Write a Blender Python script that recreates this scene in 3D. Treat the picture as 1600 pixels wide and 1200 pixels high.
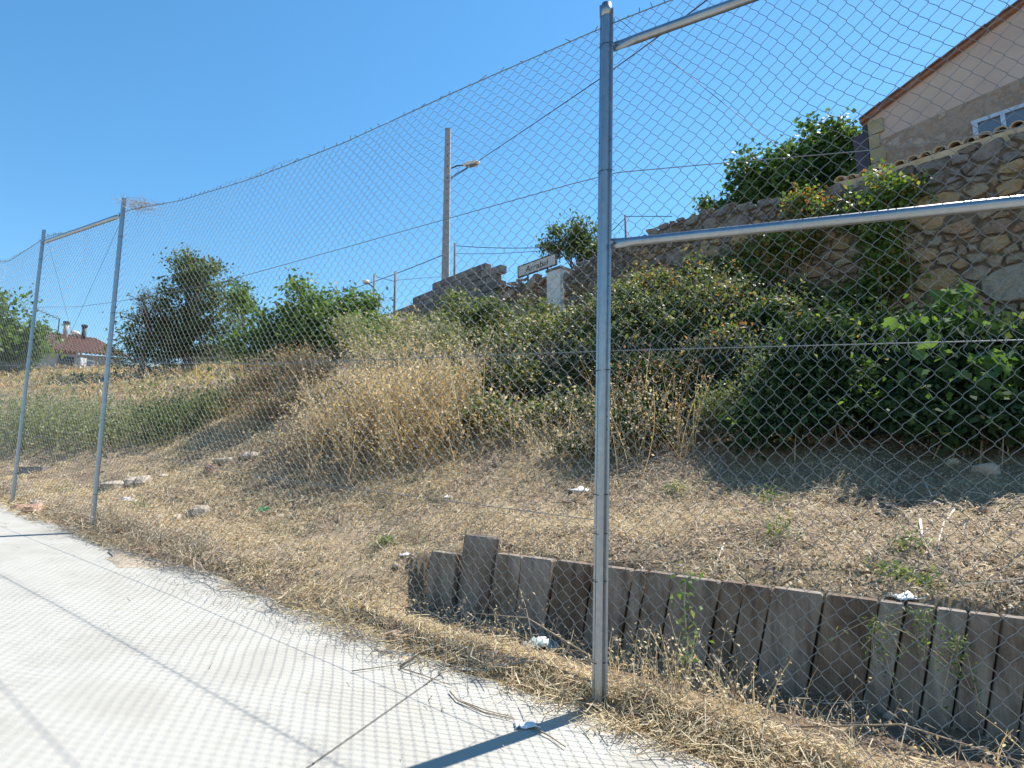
import bpy, math
import numpy as np
from mathutils import Vector
sc = bpy.context.scene
for o in list(bpy.data.objects): bpy.data.objects.remove(o)
COL = sc.collection
rng = np.random.default_rng(11)
# ------------------------------------------------------------------ camera, sky, sun, exposure
PITCH = math.radians(8.75)
cam = bpy.data.cameras.new('camera'); camo = bpy.data.objects.new('camera', cam); COL.objects.link(camo)
cam.lens = 22.5; cam.sensor_width = 36; cam.clip_start = .05; cam.clip_end = 2000
camo.location = (0, 0, 0); camo.rotation_euler = (math.pi/2 + PITCH, 0, 0)
sc.camera = camo
SUN_EL, SUN_AZ = math.radians(54.5), math.radians(53.2)      # azimuth clockwise from +Y
w = bpy.data.worlds.new('World'); sc.world = w; w.use_nodes = True
wn = w.node_tree.nodes; wl = w.node_tree.links
sky = wn.new('ShaderNodeTexSky'); sky.sky_type = 'NISHITA'; sky.sun_disc = False
sky.sun_elevation = SUN_EL; sky.sun_rotation = SUN_AZ
sky.altitude = 300; sky.air_density = 1.15; sky.dust_density = 0.1; sky.ozone_density = 4.0
bg = wn['Background']; bg.inputs['Strength'].default_value = .11
hs = wn.new('ShaderNodeHueSaturation'); hs.inputs['Saturation'].default_value = 1.2; hs.inputs['Hue'].default_value = .49
wl.new(sky.outputs['Color'], hs.inputs['Color']); wl.new(hs.outputs[0], bg.inputs['Color'])
sun = bpy.data.lights.new('sun', 'SUN'); suno = bpy.data.objects.new('sun', sun); COL.objects.link(suno)
sun.energy = 5.0; sun.angle = math.radians(.53); sun.color = (1, .955, .88)
SD = Vector((math.sin(SUN_AZ)*math.cos(SUN_EL), math.cos(SUN_AZ)*math.cos(SUN_EL), math.sin(SUN_EL)))
suno.rotation_euler = SD.to_track_quat('Z', 'Y').to_euler(); suno.location = (8, 8, 30)
sc.view_settings.view_transform = 'Standard'; sc.view_settings.look = 'None'
sc.view_settings.gamma = 1; sc.view_settings.use_curve_mapping = False
sc.view_settings.exposure = .92
sc.render.engine = 'CYCLES'
sc.cycles.max_bounces = 8; sc.cycles.transparent_max_bounces = 8

# ------------------------------------------------------------------ geometry of the place
F_ = 1000.
cth, sth = math.cos(PITCH), math.sin(PITCH)
RV, UV, FV = np.array([1, 0, 0.]), np.array([0, -sth, cth]), np.array([0, cth, sth])
def ray(x, y): return RV*(x-800)/F_ + UV*(600-y)/F_ + FV
def P(x, y, d): return ray(x, y)*d
NP = np.array([.05641676, -.08985352, .99435582]); HC = 1.4      # street plane (it climbs gently)
def pz(x, y): return (-HC - NP[0]*x - NP[1]*y)/NP[2]
def G(x, y):
    r = ray(x, y); return r*(-HC/(r@NP))
A = G(933, 1105)                                                 # foot of the nearest fence post
EU = np.array([-.8112, .5848]); EU /= np.linalg.norm(EU); EV = np.array([EU[1], -EU[0]])
def uv(x, y):
    dx, dy = x-A[0], y-A[1]; return dx*EU[0]+dy*EU[1], dx*EV[0]+dy*EV[1]
def xy(u, v): return A[0]+u*EU[0]+v*EV[0], A[1]+u*EU[1]+v*EV[1]
def W(u, v, hgt=0.):
    x, y = xy(u, v); return np.array([x, y, pz(x, y)+hgt])
def hashn(ix, iy, k):
    n = np.sin(ix*127.1 + iy*311.7 + k*74.7)*43758.5453; return n-np.floor(n)
def noise(x, y, k=0):
    ix, iy = np.floor(x), np.floor(y); fx, fy = x-ix, y-iy
    fx = fx*fx*(3-2*fx); fy = fy*fy*(3-2*fy)
    a, b = hashn(ix, iy, k), hashn(ix+1, iy, k); c, d = hashn(ix, iy+1, k), hashn(ix+1, iy+1, k)
    return (a*(1-fx)+b*fx)*(1-fy)+(c*(1-fx)+d*fx)*fy - .5
def sstep(x, a, b):
    t = np.clip((x-a)/(b-a), 0, 1); return t*t*(3-2*t)
def plank_v(u): return .76 - .115*u
def plank_h(u): return .535 - .04*u - .02*sstep(u, .9, 1.7)
PL_END = 1.72
# hillside: thin-plate spline through surveyed points, as height above the street plane
_ctrl = [(1600,800,4.3),(1600,690,5.7),(1400,800,4.8),(1400,690,6.3),(1200,800,5.2),(1200,690,6.8),(950,800,5.7),(950,700,7.2),
 (700,800,6.3),(700,730,7.6),(500,800,7.1),(500,730,8.4),(560,640,9.6),(350,780,8.0),(350,700,10.),(200,770,8.6),(200,720,10.2),
 (100,740,9.8),(20,730,10.3),(340,660,11.3),(200,640,14),(50,640,14),(150,604,20),(30,606,20),(40,622,17),(140,620,17),(230,612,17),(40,592,24),(130,590,24),(220,588,24),(40,583,29),(130,581,29),(220,580,29),(20,577,36),(100,576,36),(200,575,36),(300,580,24),(400,600,14.5),(480,580,13.2),
 (1600,600,8.),(1090,505,11.46),(880,492,13.9),(700,492,17.1),(610,500,19.3),(1600,640,6.8),(1300,590,8.6),(1090,590,9.2),(880,570,10.8),(720,560,12.2)]
_pts = []
for q in _ctrl:
    p = P(*q); u, v = uv(p[0], p[1]); _pts.append((u, v, p[2]-pz(p[0], p[1])))
for u in np.arange(-6, 16, 1.5): _pts.append((u, 0., .0))
for u in np.arange(-5, 1.8, .8): _pts.append((u, plank_v(u), plank_h(u)-.03))
for u, v, h_ in ((-8,8,3.2),(-8,3,1.6),(-14,10,3.5),(0,18,4.0),(10,25,3.6),(-12,25,4),(30,30,4),(0,45,4.5),(-40,45,4),(40,60,5),(-40,0,.5),(70,0,.5),(70,70,5),(-60,90,4),(10,90,5)):
    _pts.append((u, v, h_))
_c = np.array(_pts); _n = len(_c)
def _phi(r2): return .5*r2*np.log(r2+1e-9)
_K = _phi(((_c[:, None, :2]-_c[None, :, :2])**2).sum(-1)) + np.eye(_n)*.15
_Q = np.c_[np.ones(_n), _c[:, :2]]
_sol = np.linalg.solve(np.block([[_K, _Q], [_Q.T, np.zeros((3, 3))]]), np.r_[_c[:, 2], 0, 0, 0])
def tps(u, v):
    out = _sol[-3] + _sol[-2]*u + _sol[-1]*v
    for i in range(_n): out = out + _sol[i]*_phi((u-_c[i, 0])**2+(v-_c[i, 1])**2)
    return out
def hw(u, v):                                                    # height above the street plane
    u = np.asarray(u, float); v = np.asarray(v, float)
    b = tps(np.clip(u, -60, 80), np.clip(v, 0, 95)) - .03*np.exp(-((v-plank_v(u)-.1)/.15)**2)*(u < PL_END)
    nz = noise(u*1.3, v*1.3, 1)*.10 + noise(u*3.1, v*3.1, 2)*.055 + noise(u*8, v*8, 3)*.03 + noise(u*19, v*19, 4)*.014
    far = sstep(v, 8, 25); nz = nz*(1+.5*far) + far*noise(u*.2, v*.2, 9)*.2
    back = np.maximum(b, .3*np.clip(v, 0, .25)) + nz*sstep(v, -.1, .5)
    # trough between the fence and the plank wall
    litter = .02 + .045*np.exp(-((v-.06)/.12)**2)*sstep(u, -4, -1) + noise(u*5, v*5, 6)*.04*sstep(v, -.1, .15)
    front = sstep(plank_v(u)+.10-v, 0, .045)*(1-sstep(u, PL_END-.05, PL_END+.35))
    h_ = back*(1-front) + litter*front
    edge = sstep(v, -.28+.42*noise(u*1.1, u*0+3, 7)+.16*noise(u*5, u*0, 8), .06)
    return h_*edge - .06*(1-edge) + .02*edge*(1+noise(u*6, v*6, 5))
def T(x, y):
    u, v = uv(x, y); return pz(x, y)+hw(u, v)
def TP(x, y): return np.array([x, y, float(T(np.array([x]), np.array([y]))[0])])
def onray(px, py, d0=2.5, d1=40):                                # where a line of sight meets the hillside
    ds = np.linspace(d0, d1, 1500); pts = ray(px, py)[None]*ds[:, None]
    below = pts[:, 2] < T(pts[:, 0], pts[:, 1])
    i = int(np.argmax(below)) if below.any() else -1
    return pts[i]

# ------------------------------------------------------------------ materials
def newmat(name):
    m = bpy.data.materials.new(name); m.use_nodes = True; nt = m.node_tree
    return m, nt, nt.nodes['Principled BSDF']
def ramp(nt, fac, cols):
    r = nt.nodes.new('ShaderNodeValToRGB'); e = r.color_ramp.elements
    for i, c in enumerate(cols):
        pos = i/(len(cols)-1)
        if i < 2: e[i].position = pos if i == 0 else 1.
        if i == 0: e[0].color = (*c, 1)
        elif i == len(cols)-1: e[-1].color = (*c, 1)
        else: k = e.new(pos); k.color = (*c, 1)
    nt.links.new(fac, r.inputs[0]); return r.outputs[0]
def tex(nt, scale, detail=4, rough=.6, coord='Object', stretch=None):
    tc = nt.nodes.new('ShaderNodeTexCoord'); n = nt.nodes.new('ShaderNodeTexNoise')
    n.inputs['Scale'].default_value = scale; n.inputs['Detail'].default_value = detail; n.inputs['Roughness'].default_value = rough
    src = tc.outputs[coord]
    if stretch:
        mp = nt.nodes.new('ShaderNodeMapping'); mp.inputs['Scale'].default_value = stretch
        nt.links.new(src, mp.inputs[0]); src = mp.outputs[0]
    nt.links.new(src, n.inputs['Vector'])
    mr = nt.nodes.new('ShaderNodeMapRange'); mr.clamp = False; mr.inputs[1].default_value = .30; mr.inputs[2].default_value = .70
    nt.links.new(n.outputs['Fac'], mr.inputs[0]); return mr.outputs[0]
def mixc(nt, fac, a, b, mode='MIX'):
    m = nt.nodes.new('ShaderNodeMix'); m.data_type = 'RGBA'; m.blend_type = mode
    for val, i in ((fac, 0), (a, 6), (b, 7)):
        if isinstance(val, (int, float)): m.inputs[i].default_value = val
        elif isinstance(val, tuple): m.inputs[i].default_value = (*val, 1)
        else: nt.links.new(val, m.inputs[i])
    return m.outputs[2]
def bump(nt, bs, h, strength=.4, dist=.02):
    b = nt.nodes.new('ShaderNodeBump'); b.inputs['Strength'].default_value = strength; b.inputs['Distance'].default_value = dist
    nt.links.new(h, b.inputs['Height']); nt.links.new(b.outputs[0], bs.inputs['Normal'])
def island(nt): return nt.nodes.new('ShaderNodeNewGeometry').outputs['Random Per Island']
def objrand(nt): return nt.nodes.new('ShaderNodeObjectInfo').outputs['Random']
def mat_leaf(name, cols, tr=.4, rough=.5, trcol=None):
    m, nt, bs = newmat(name)
    c = ramp(nt, island(nt), cols)
    nt.links.new(c, bs.inputs['Base Color']); bs.inputs['Roughness'].default_value = rough
    bs.inputs['Specular IOR Level'].default_value = .22
    t = nt.nodes.new('ShaderNodeBsdfTranslucent')
    nt.links.new(mixc(nt, 1., c, trcol or (1.25, 1.25, .6), 'MULTIPLY'), t.inputs[0])
    x = nt.nodes.new('ShaderNodeMixShader'); x.inputs[0].default_value = tr
    nt.links.new(bs.outputs[0], x.inputs[1]); nt.links.new(t.outputs[0], x.inputs[2])
    nt.links.new(x.outputs[0], nt.nodes['Material Output'].inputs[0]); return m
def mat_noise(name, cols, scale=5, rough=.9, bmp=.3, bscale=None, dist=.02, var=0., detail=5, stretch=None, metallic=0.):
    m, nt, bs = newmat(name)
    c = ramp(nt, tex(nt, scale, detail, stretch=stretch), cols)
    if var:
        r = ramp(nt, objrand(nt), [(1-var,)*3, (1+var,)*3]); c = mixc(nt, 1., c, r, 'MULTIPLY')
    nt.links.new(c, bs.inputs['Base Color']); bs.inputs['Roughness'].default_value = rough; bs.inputs['Metallic'].default_value = metallic
    if bmp: bump(nt, bs, tex(nt, bscale or scale*4, 6, stretch=stretch), bmp, dist)
    return m
def mat_plain(name, col, rough=.6, metallic=0.):
    return mat_noise(name, [tuple(v*.85 for v in col), tuple(min(1, v*1.12) for v in col)], 6, rough, .08, metallic=metallic)
M = {}
M['concrete'] = mat_noise('concrete', [(.31,.29,.25), (.37,.35,.308), (.405,.388,.345), (.36,.34,.298), (.39,.373,.332)], 1.1, .85, .25, 70, .004, detail=9)
M['joint'] = mat_plain('joint_dirt', (.06,.05,.04), .95)
m, nt, bs = newmat('hillside_soil')
soil = ramp(nt, tex(nt, 2.5, 8), [(.11,.075,.05), (.17,.115,.075), (.24,.165,.11)])
straw = ramp(nt, tex(nt, 55, 6, .75), [(.16,.112,.068), (.36,.265,.155), (.58,.46,.28)])
cover = ramp(nt, tex(nt, 1.1, 5, .65), [(0,0,0), (.25,.25,.25), (.8,.8,.8), (1,1,1)])
c = mixc(nt, cover, soil, straw); nt.links.new(c, bs.inputs['Base Color']); bs.inputs['Roughness'].default_value = .95
bump(nt, bs, tex(nt, 45, 8, .7), .7, .03); M['soil'] = m
M['straw'] = mat_leaf('dry_straw', [(.24,.165,.10), (.64,.52,.31), (.78,.68,.46), (.46,.33,.19), (.84,.76,.57), (.68,.55,.34), (.42,.30,.18)], .4, .6, (1,.95,.8))
M['straw_grey'] = mat_leaf('grey_straw', [(.20,.15,.105), (.36,.29,.21), (.52,.44,.33), (.28,.20,.135)], .15, .6, (1,.95,.8))
M['gold'] = mat_leaf('golden_weed', [(.44,.29,.13), (.60,.46,.25), (.72,.62,.42), (.50,.33,.15), (.66,.57,.38), (.22,.15,.09), (.36,.34,.20)], .35, .6, (1.1,.95,.6))
M['rust'] = mat_leaf('rusty_weed', [(.24,.13,.085), (.36,.22,.13), (.44,.31,.20), (.28,.17,.11), (.15,.14,.07), (.50,.40,.27)], .3, .6, (1.1,.9,.6))
M['sage'] = mat_leaf('sage_leaves', [(.13,.17,.085), (.24,.27,.15), (.36,.37,.23), (.18,.22,.11), (.30,.28,.15)], .3, .6)
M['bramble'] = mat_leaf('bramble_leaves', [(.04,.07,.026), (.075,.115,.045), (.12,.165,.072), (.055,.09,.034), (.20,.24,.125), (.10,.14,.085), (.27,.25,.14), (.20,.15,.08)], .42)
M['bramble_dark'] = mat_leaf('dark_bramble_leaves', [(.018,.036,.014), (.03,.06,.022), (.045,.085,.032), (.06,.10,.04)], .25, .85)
M['ivy'] = mat_leaf('creeper_leaves', [(.05,.11,.025), (.09,.18,.04), (.16,.26,.06), (.07,.14,.035), (.26,.28,.08), (.10,.17,.05), (.36,.20,.07)], .45)
M['vine'] = mat_leaf('vine_leaves', [(.06,.12,.03), (.09,.17,.045), (.14,.23,.07), (.08,.14,.05)], .4, .9)
M['orange'] = mat_leaf('withered_leaves', [(.36,.17,.06), (.45,.24,.09), (.30,.15,.07), (.42,.30,.14)], .4, .6, (1.2,.9,.5))
M['fig'] = mat_leaf('fig_leaves', [(.03,.07,.018), (.055,.115,.03), (.085,.16,.04), (.12,.20,.055)], .38)
M['olive'] = mat_leaf('grey_green_leaves', [(.045,.075,.028), (.08,.12,.045), (.12,.16,.065), (.17,.20,.09)], .35)
M['walnut'] = mat_leaf('walnut_leaves', [(.045,.09,.022), (.08,.15,.035), (.12,.20,.05), (.17,.25,.07)], .42)
M['weed'] = mat_leaf('green_weed', [(.09,.12,.045), (.15,.18,.07), (.22,.24,.11), (.34,.33,.19), (.46,.42,.27), (.12,.15,.06)], .35)
M['sprig'] = mat_leaf('fresh_sprig', [(.06,.12,.03), (.10,.18,.05), (.16,.24,.09), (.24,.26,.12)], .4)
M['bark'] = mat_noise('bark', [(.07,.055,.045), (.15,.12,.095), (.22,.18,.14)], 14, .9, .6, stretch=(1,1,.25))
M['cane'] = mat_leaf('cane', [(.22,.14,.09), (.33,.25,.17), (.42,.34,.25), (.15,.10,.06)], .05, .7, (1,1,1))
M['white_twig'] = mat_plain('bleached_twig', (.66,.62,.54), .8)
M['stick'] = mat_noise('stick_wood', [(.20,.14,.09), (.33,.25,.17), (.42,.34,.25)], 30, .85, .3)
m, nt, bs = newmat('galvanised_steel')
c = ramp(nt, tex(nt, 28, 4, .6), [(.25,.275,.30), (.31,.335,.36), (.37,.395,.415)])
nt.links.new(mixc(nt, .5, c, ramp(nt, tex(nt, 3, 4, stretch=(1,1,.15)), [(.23,.255,.28), (.37,.39,.41)])), bs.inputs['Base Color'])
bs.inputs['Metallic'].default_value = .92
nt.links.new(ramp(nt, tex(nt, 15, 5), [(.26,)*3, (.42,)*3]), bs.inputs['Roughness']); M['steel'] = m
m, nt, bs = newmat('galvanised_wire'); bs.inputs['Base Color'].default_value = (.20,.22,.225,1); bs.inputs['Metallic'].default_value = .5; bs.inputs['Roughness'].default_value = .42; M['wire'] = m
M['darkmetal'] = mat_plain('dark_metal', (.05,.05,.055), .6, .4)
M['cable'] = mat_plain('black_cable', (.02,.02,.022), .7)
m, nt, bs = newmat('weathered_timber')
tc = nt.nodes.new('ShaderNodeTexCoord')
g1 = ramp(nt, tex(nt, 5, 8, .7, stretch=(2.5,2.5,.35)), [(.14,.115,.097), (.26,.228,.198), (.36,.325,.29), (.45,.415,.38)])
st = ramp(nt, tex(nt, 2.3, 6, .7), [(.42,.32,.25), (.72,.63,.56), (.95,.93,.9), (1.12,1.12,1.12)])
r = ramp(nt, objrand(nt), [(.66,.57,.49), (1.0,.98,.95), (.8,.76,.72), (1.22,1.18,1.12)])
nt.links.new(mixc(nt, 1., mixc(nt, 1., g1, st, 'MULTIPLY'), r, 'MULTIPLY'), bs.inputs['Base Color']); bs.inputs['Roughness'].default_value = .9
bump(nt, bs, tex(nt, 9, 9, .7, stretch=(6,6,.5)), .7, .012); M['timber'] = m
m, nt, bs = newmat('field_stone')
pal = ramp(nt, objrand(nt), [(.48,.33,.18), (.41,.345,.265), (.54,.39,.22), (.43,.285,.20), (.46,.40,.32), (.50,.345,.185), (.38,.26,.19), (.50,.40,.275)])
mott = ramp(nt, tex(nt, 5, 8, .7), [(.66,.64,.63), (.9,.89,.88), (1.1,1.07,1.02), (.95,.95,.95)])
lich = ramp(nt, tex(nt, 22, 5, .6), [(.75,.75,.75), (1,1,1), (1.12,1.12,1.1)])
nt.links.new(mixc(nt, 1., mixc(nt, 1., pal, mott, 'MULTIPLY'), lich, 'MULTIPLY'), bs.inputs['Base Color']); bs.inputs['Roughness'].default_value = .92
bump(nt, bs, tex(nt, 17, 10, .75), .9, .035); M['stone'] = m
m, nt, bs = newmat('dark_lichen_stone')
pal = ramp(nt, objrand(nt), [(.19,.165,.15), (.29,.25,.225), (.23,.215,.205), (.34,.29,.24)])
nt.links.new(mixc(nt, 1., pal, ramp(nt, tex(nt, 7, 8, .7), [(.45,.45,.45), (1,1,1), (1.25,1.2,1.12)]), 'MULTIPLY'), bs.inputs['Base Color']); bs.inputs['Roughness'].default_value = .95
bump(nt, bs, tex(nt, 16, 9, .72), .9, .03); M['stone_dark'] = m
M['mortar'] = mat_noise('earth_mortar', [(.10,.077,.055), (.165,.13,.09), (.23,.185,.13)], 9, .97, .8, 30, .03)
M['block'] = mat_noise('concrete_block', [(.10,.092,.088), (.165,.152,.145), (.22,.205,.195)], 6, .95, .5, 60, .01, var=.22)
M['pillar'] = mat_noise('limewash', [(.50,.48,.45), (.62,.60,.57), (.68,.66,.63)], 5, .9, .3, 30)
M['rubble'] = mat_noise('red_rubble', [(.22,.13,.09), (.33,.21,.15), (.42,.30,.22), (.28,.24,.21)], 4, .95, .7, 18, .03, var=.25)
M['plaster'] = mat_noise('pink_plaster', [(.40,.305,.265), (.45,.35,.305), (.48,.385,.34)], 1.5, .9, .15, 40, .004)
m, nt, bs = newmat('rough_plaster')
pt = ramp(nt, tex(nt, 2.1, 9, .75), [(.15,.095,.065), (.30,.19,.125), (.34,.27,.22), (.25,.17,.12), (.42,.36,.32), (.33,.20,.12)])
nt.links.new(pt, bs.inputs['Base Color']); bs.inputs['Roughness'].default_value = .95; bump(nt, bs, tex(nt, 6, 8, .7), .6, .03); M['plaster_rough'] = m
M['ochre'] = mat_noise('ochre_quoin', [(.24,.20,.11), (.31,.265,.155), (.36,.32,.21)], 4, .9, .3)
M['tile'] = mat_noise('clay_tile', [(.15,.075,.055), (.23,.115,.08), (.29,.165,.115)], 5, .85, .3, var=.2)
M['tile_ochre'] = mat_noise('ochre_tile', [(.42,.29,.17), (.54,.40,.25), (.60,.47,.32)], 6, .85, .35, var=.12)
M['frame_blue'] = mat_plain('blue_grey_frame', (.42,.52,.66), .5)
m, nt, bs = newmat('glass'); bs.inputs['Base Color'].default_value = (.12,.17,.24,1); bs.inputs['Roughness'].default_value = .08; M['glass'] = m
M['gutter'] = mat_plain('dark_gutter', (.055,.035,.06), .5)
M['white'] = mat_plain('white_paint', (.72,.72,.70), .6)
M['greywall'] = mat_noise('grey_wall', [(.24,.21,.18), (.36,.33,.30), (.44,.41,.38)], 2.5, .95, .4)
M['pole'] = mat_noise('pole_concrete', [(.22,.23,.24), (.27,.28,.29), (.31,.32,.33)], 5, .9, .3, 40, .01)
M['polewood'] = mat_noise('pole_wood', [(.12,.09,.07), (.19,.15,.12), (.26,.21,.17)], 5, .9, .3)
M['lamp'] = mat_plain('lamp_housing', (.62,.63,.60), .45)
M['sign'] = mat_noise('sign_panel', [(.42,.38,.35), (.52,.48,.45), (.57,.53,.50)], 3, .7, .1)
M['rock'] = mat_noise('pale_rock', [(.30,.245,.185), (.42,.355,.28), (.52,.45,.36)], 6, .9, .7, 20, .02, var=.18)
M['rock_red'] = mat_noise('reddish_rock', [(.30,.17,.11), (.42,.26,.18), (.50,.34,.25)], 6, .9, .7, 20, .02)
M['plastic_white'] = mat_plain('white_plastic', (.78,.79,.80), .45)
M['plastic_green'] = mat_plain('green_plastic', (.02,.32,.10), .35)
M['plastic_grey'] = mat_plain('pale_green_bag', (.42,.50,.48), .5)

# ------------------------------------------------------------------ object helpers
def tag(o, label=None, cat=None, group=None, kind=None):
    if label: o['label'] = label
    if cat: o['category'] = cat
    if group: o['group'] = group
    if kind: o['kind'] = kind
    return o
def mk(name, V, Fc, mat, parent=None, smooth=False):
    """V (n,3), Fc an int array (m,k) or a list of faces of any size"""
    me = bpy.data.meshes.new(name)
    V = np.asarray(V, np.float32)
    if isinstance(Fc, np.ndarray):
        m_, k = Fc.shape
        me.vertices.add(len(V)); me.vertices.foreach_set('co', V.ravel())
        me.loops.add(m_*k); me.loops.foreach_set('vertex_index', Fc.astype(np.int32).ravel())
        me.polygons.add(m_); me.polygons.foreach_set('loop_start', np.arange(0, m_*k, k, dtype=np.int32))
        me.update(calc_edges=True)
    else:
        me.from_pydata(V.tolist(), [], Fc)
    if smooth: me.polygons.foreach_set('use_smooth', np.ones(len(me.polygons), bool))
    me.materials.append(M[mat] if isinstance(mat, str) else mat)
    o = bpy.data.objects.new(name, me); COL.objects.link(o)
    if parent: o.parent = parent; o.matrix_parent_inverse.identity(); 
    return o
ROOTLOC = {}
def thing(name, loc, label, cat, group=None):
    o = bpy.data.objects.new(name, None); COL.objects.link(o); o.location = loc; o.empty_display_size = .1
    ROOTLOC[o.name] = np.array(loc, float)
    return tag(o, label, cat, group)
def part(name, root, V, Fc, mat, smooth=False, under=None):
    """V in world coordinates; stored relative to the thing's base"""
    base = ROOTLOC[root.name]
    V = np.asarray(V, float) - base
    return mk(name, V, Fc, mat, under or root, smooth)
def solo(name, V, Fc, mat, label, cat, group=None, smooth=False):
    V = np.asarray(V, float); b = np.array([V[:, 0].mean(), V[:, 1].mean(), V[:, 2].min()])
    o = mk(name, V-b, Fc, mat, None, smooth); o.location = b
    return tag(o, label, cat, group)
class MB:
    def __init__(s): s.V = []; s.F = []; s.n = 0
    def add(s, V, F):
        s.V.append(np.asarray(V, float)); s.F += [tuple(i+s.n for i in f) for f in F]; s.n += len(V); return s
    def box(s, c, ax, ay, az):
        """c centre; ax ay az half-extent vectors"""
        c, ax, ay, az = (np.asarray(q, float) for q in (c, ax, ay, az))
        V = [c+i*ax+j*ay+k*az for i in (-1, 1) for j in (-1, 1) for k in (-1, 1)]
        return s.add(V, [(0,1,3,2), (4,6,7,5), (0,4,5,1), (2,3,7,6), (0,2,6,4), (1,5,7,3)])
    def tube(s, pts, rad, n=8, cap=True):
        V, F = tube(pts, rad, n, cap); return s.add(V, F)
    def verts(s): return np.vstack(s.V)
def tube(pts, rad, n=8, cap=True):
    pts = np.asarray(pts, float); k = len(pts)
    rad = np.full(k, rad) if np.isscalar(rad) else np.asarray(rad, float)
    t = np.gradient(pts, axis=0); t /= np.linalg.norm(t, axis=1)[:, None]+1e-12
    ref = np.array([0, 0, 1.]) if abs(t[:, 2]).mean() < .8 else np.array([1., 0, 0])
    a = np.cross(t, ref); a /= np.linalg.norm(a, axis=1)[:, None]; b = np.cross(t, a)
    an = np.arange(n)*2*np.pi/n
    V = (pts[:, None]+rad[:, None, None]*(a[:, None]*np.cos(an)[None, :, None]+b[:, None]*np.sin(an)[None, :, None])).reshape(-1, 3)
    F = [(i*n+j, i*n+(j+1) % n, (i+1)*n+(j+1) % n, (i+1)*n+j) for i in range(k-1) for j in range(n)]
    if cap: F += [tuple(range(n))[::-1], tuple((k-1)*n+j for j in range(n))]
    return V, F
def ribbons(C, wid, side):
    """C (n,k,3) centre lines, wid (n,) or (n,k), side (n,3) -> one mesh of strips"""
    n, k, _ = C.shape
    if wid.ndim == 1: wid = np.repeat(wid[:, None], k, 1)
    o = side[:, None]*wid[..., None]*.5
    V = np.stack([C-o, C+o], 2).reshape(-1, 3)
    b = (np.arange(n)*2*k)[:, None]+(np.arange(k-1)*2)[None]
    F = np.stack([b, b+1, b+3, b+2], -1).reshape(-1, 4); return V, F
def unit(a): return a/(np.linalg.norm(a, axis=-1, keepdims=True)+1e-12)
def leaves(Pn, size, aspect=.55, up=.35, fold=.25):
    """one folded four-point leaf at every point"""
    n = len(Pn); d = unit(rng.normal(size=(n, 3))+np.array([0, 0, -.1])); nr = rng.normal(size=(n, 3)); nr[:, 2] = abs(nr[:, 2])+up; nr = unit(nr)
    s = unit(np.cross(d, nr)); nr = np.cross(s, d)
    L = (size*rng.uniform(.55, 1.35, n))[:, None]; Wd = L*aspect*.5
    V = np.stack([Pn-d*L*.5, Pn-d*L*.05+s*Wd+nr*L*fold*.4, Pn+d*L*.5, Pn-d*L*.05-s*Wd+nr*L*fold*.4], 1).reshape(-1, 3)
    F = np.arange(n*4).reshape(n, 4); return V, F
LOBE = np.array([(0,-.45),(.22,-.52),(.5,-.2),(.36,-.02),(.52,.22),(.24,.2),(0,.55),(-.24,.2),(-.52,.22),(-.36,-.02),(-.5,-.2),(-.22,-.52)])
def lobed(Pn, size):
    n = len(Pn); d = unit(rng.normal(size=(n, 3))+np.array([0, 0, -.5])); nr = rng.normal(size=(n, 3))*.7+np.array([-.3, -.4, .7]); nr = unit(nr)
    s = unit(np.cross(d, nr)); nr = np.cross(s, d); L = (size*rng.uniform(.6, 1.3, n))[:, None, None]
    V = Pn[:, None]+L*(s[:, None]*LOBE[None, :, :1]+d[:, None]*LOBE[None, :, 1:]+nr[:, None]*(np.abs(LOBE[None, :, :1])*.3))
    V = np.concatenate([V, Pn[:, None]], 1); k = 12
    b = np.arange(n)[:, None]*13; i = np.arange(k)
    F = np.stack([b+i, b+(i+1) % k, np.repeat(b+12, k, 1)], -1).reshape(-1, 3); return V.reshape(-1, 3), F
def blob_points(blobs, n, clumps, spread, shell=.6):
    """points gathered in clumps through ellipsoids (x,y,z,rx,ry,rz)"""
    bl = np.array(blobs, float); wgt = bl[:, 3]*bl[:, 4]+bl[:, 4]*bl[:, 5]+bl[:, 3]*bl[:, 5]; wgt /= wgt.sum()
    bi = rng.choice(len(bl), clumps, p=wgt); d = unit(rng.normal(size=(clumps, 3)))
    r = (shell+(1-shell)*rng.random(clumps))*np.clip(rng.normal(.95, .22, clumps), .45, 1.45)
    cc = bl[bi, :3]+d*r[:, None]*bl[bi, 3:6]
    per = rng.uniform(.4, 1.6, clumps); ci = rng.choice(clumps, n, p=per/per.sum())
    sp = spread*rng.uniform(.6, 1.3, clumps)
    off = rng.normal(size=(n, 3))*sp[ci][:, None]*np.array([1, 1, .75]); return cc[ci]+off, cc
def ground_clip(pts, lift=.02):
    z = T(pts[:, 0], pts[:, 1])+lift; return pts[pts[:, 2] > z]
def stems_to(root, cc, n, r0, mat='cane', k=6, foot_spread=.3, base=None):
    """curved stems from the ground to clump centres"""
    mb = MB(); b = ROOTLOC[root.name] if base is None else base
    for i in rng.choice(len(cc), min(n, len(cc)), replace=False):
        f = b+np.array([*(rng.normal(size=2)*foot_spread), 0]); 
        if foot_spread: f[2] = TP(f[0], f[1])[2]-.03
        e = cc[i]; t = np.linspace(0, 1, k)[:, None]
        bend = np.array([*(rng.normal(size=2)*.12), .25])*np.linalg.norm(e-f)
        pts = f*(1-t)+e*t+bend*(t*(1-t))*1.2
        mb.tube(pts, np.linspace(r0, r0*.3, k), 4, False)
    return mb
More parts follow.
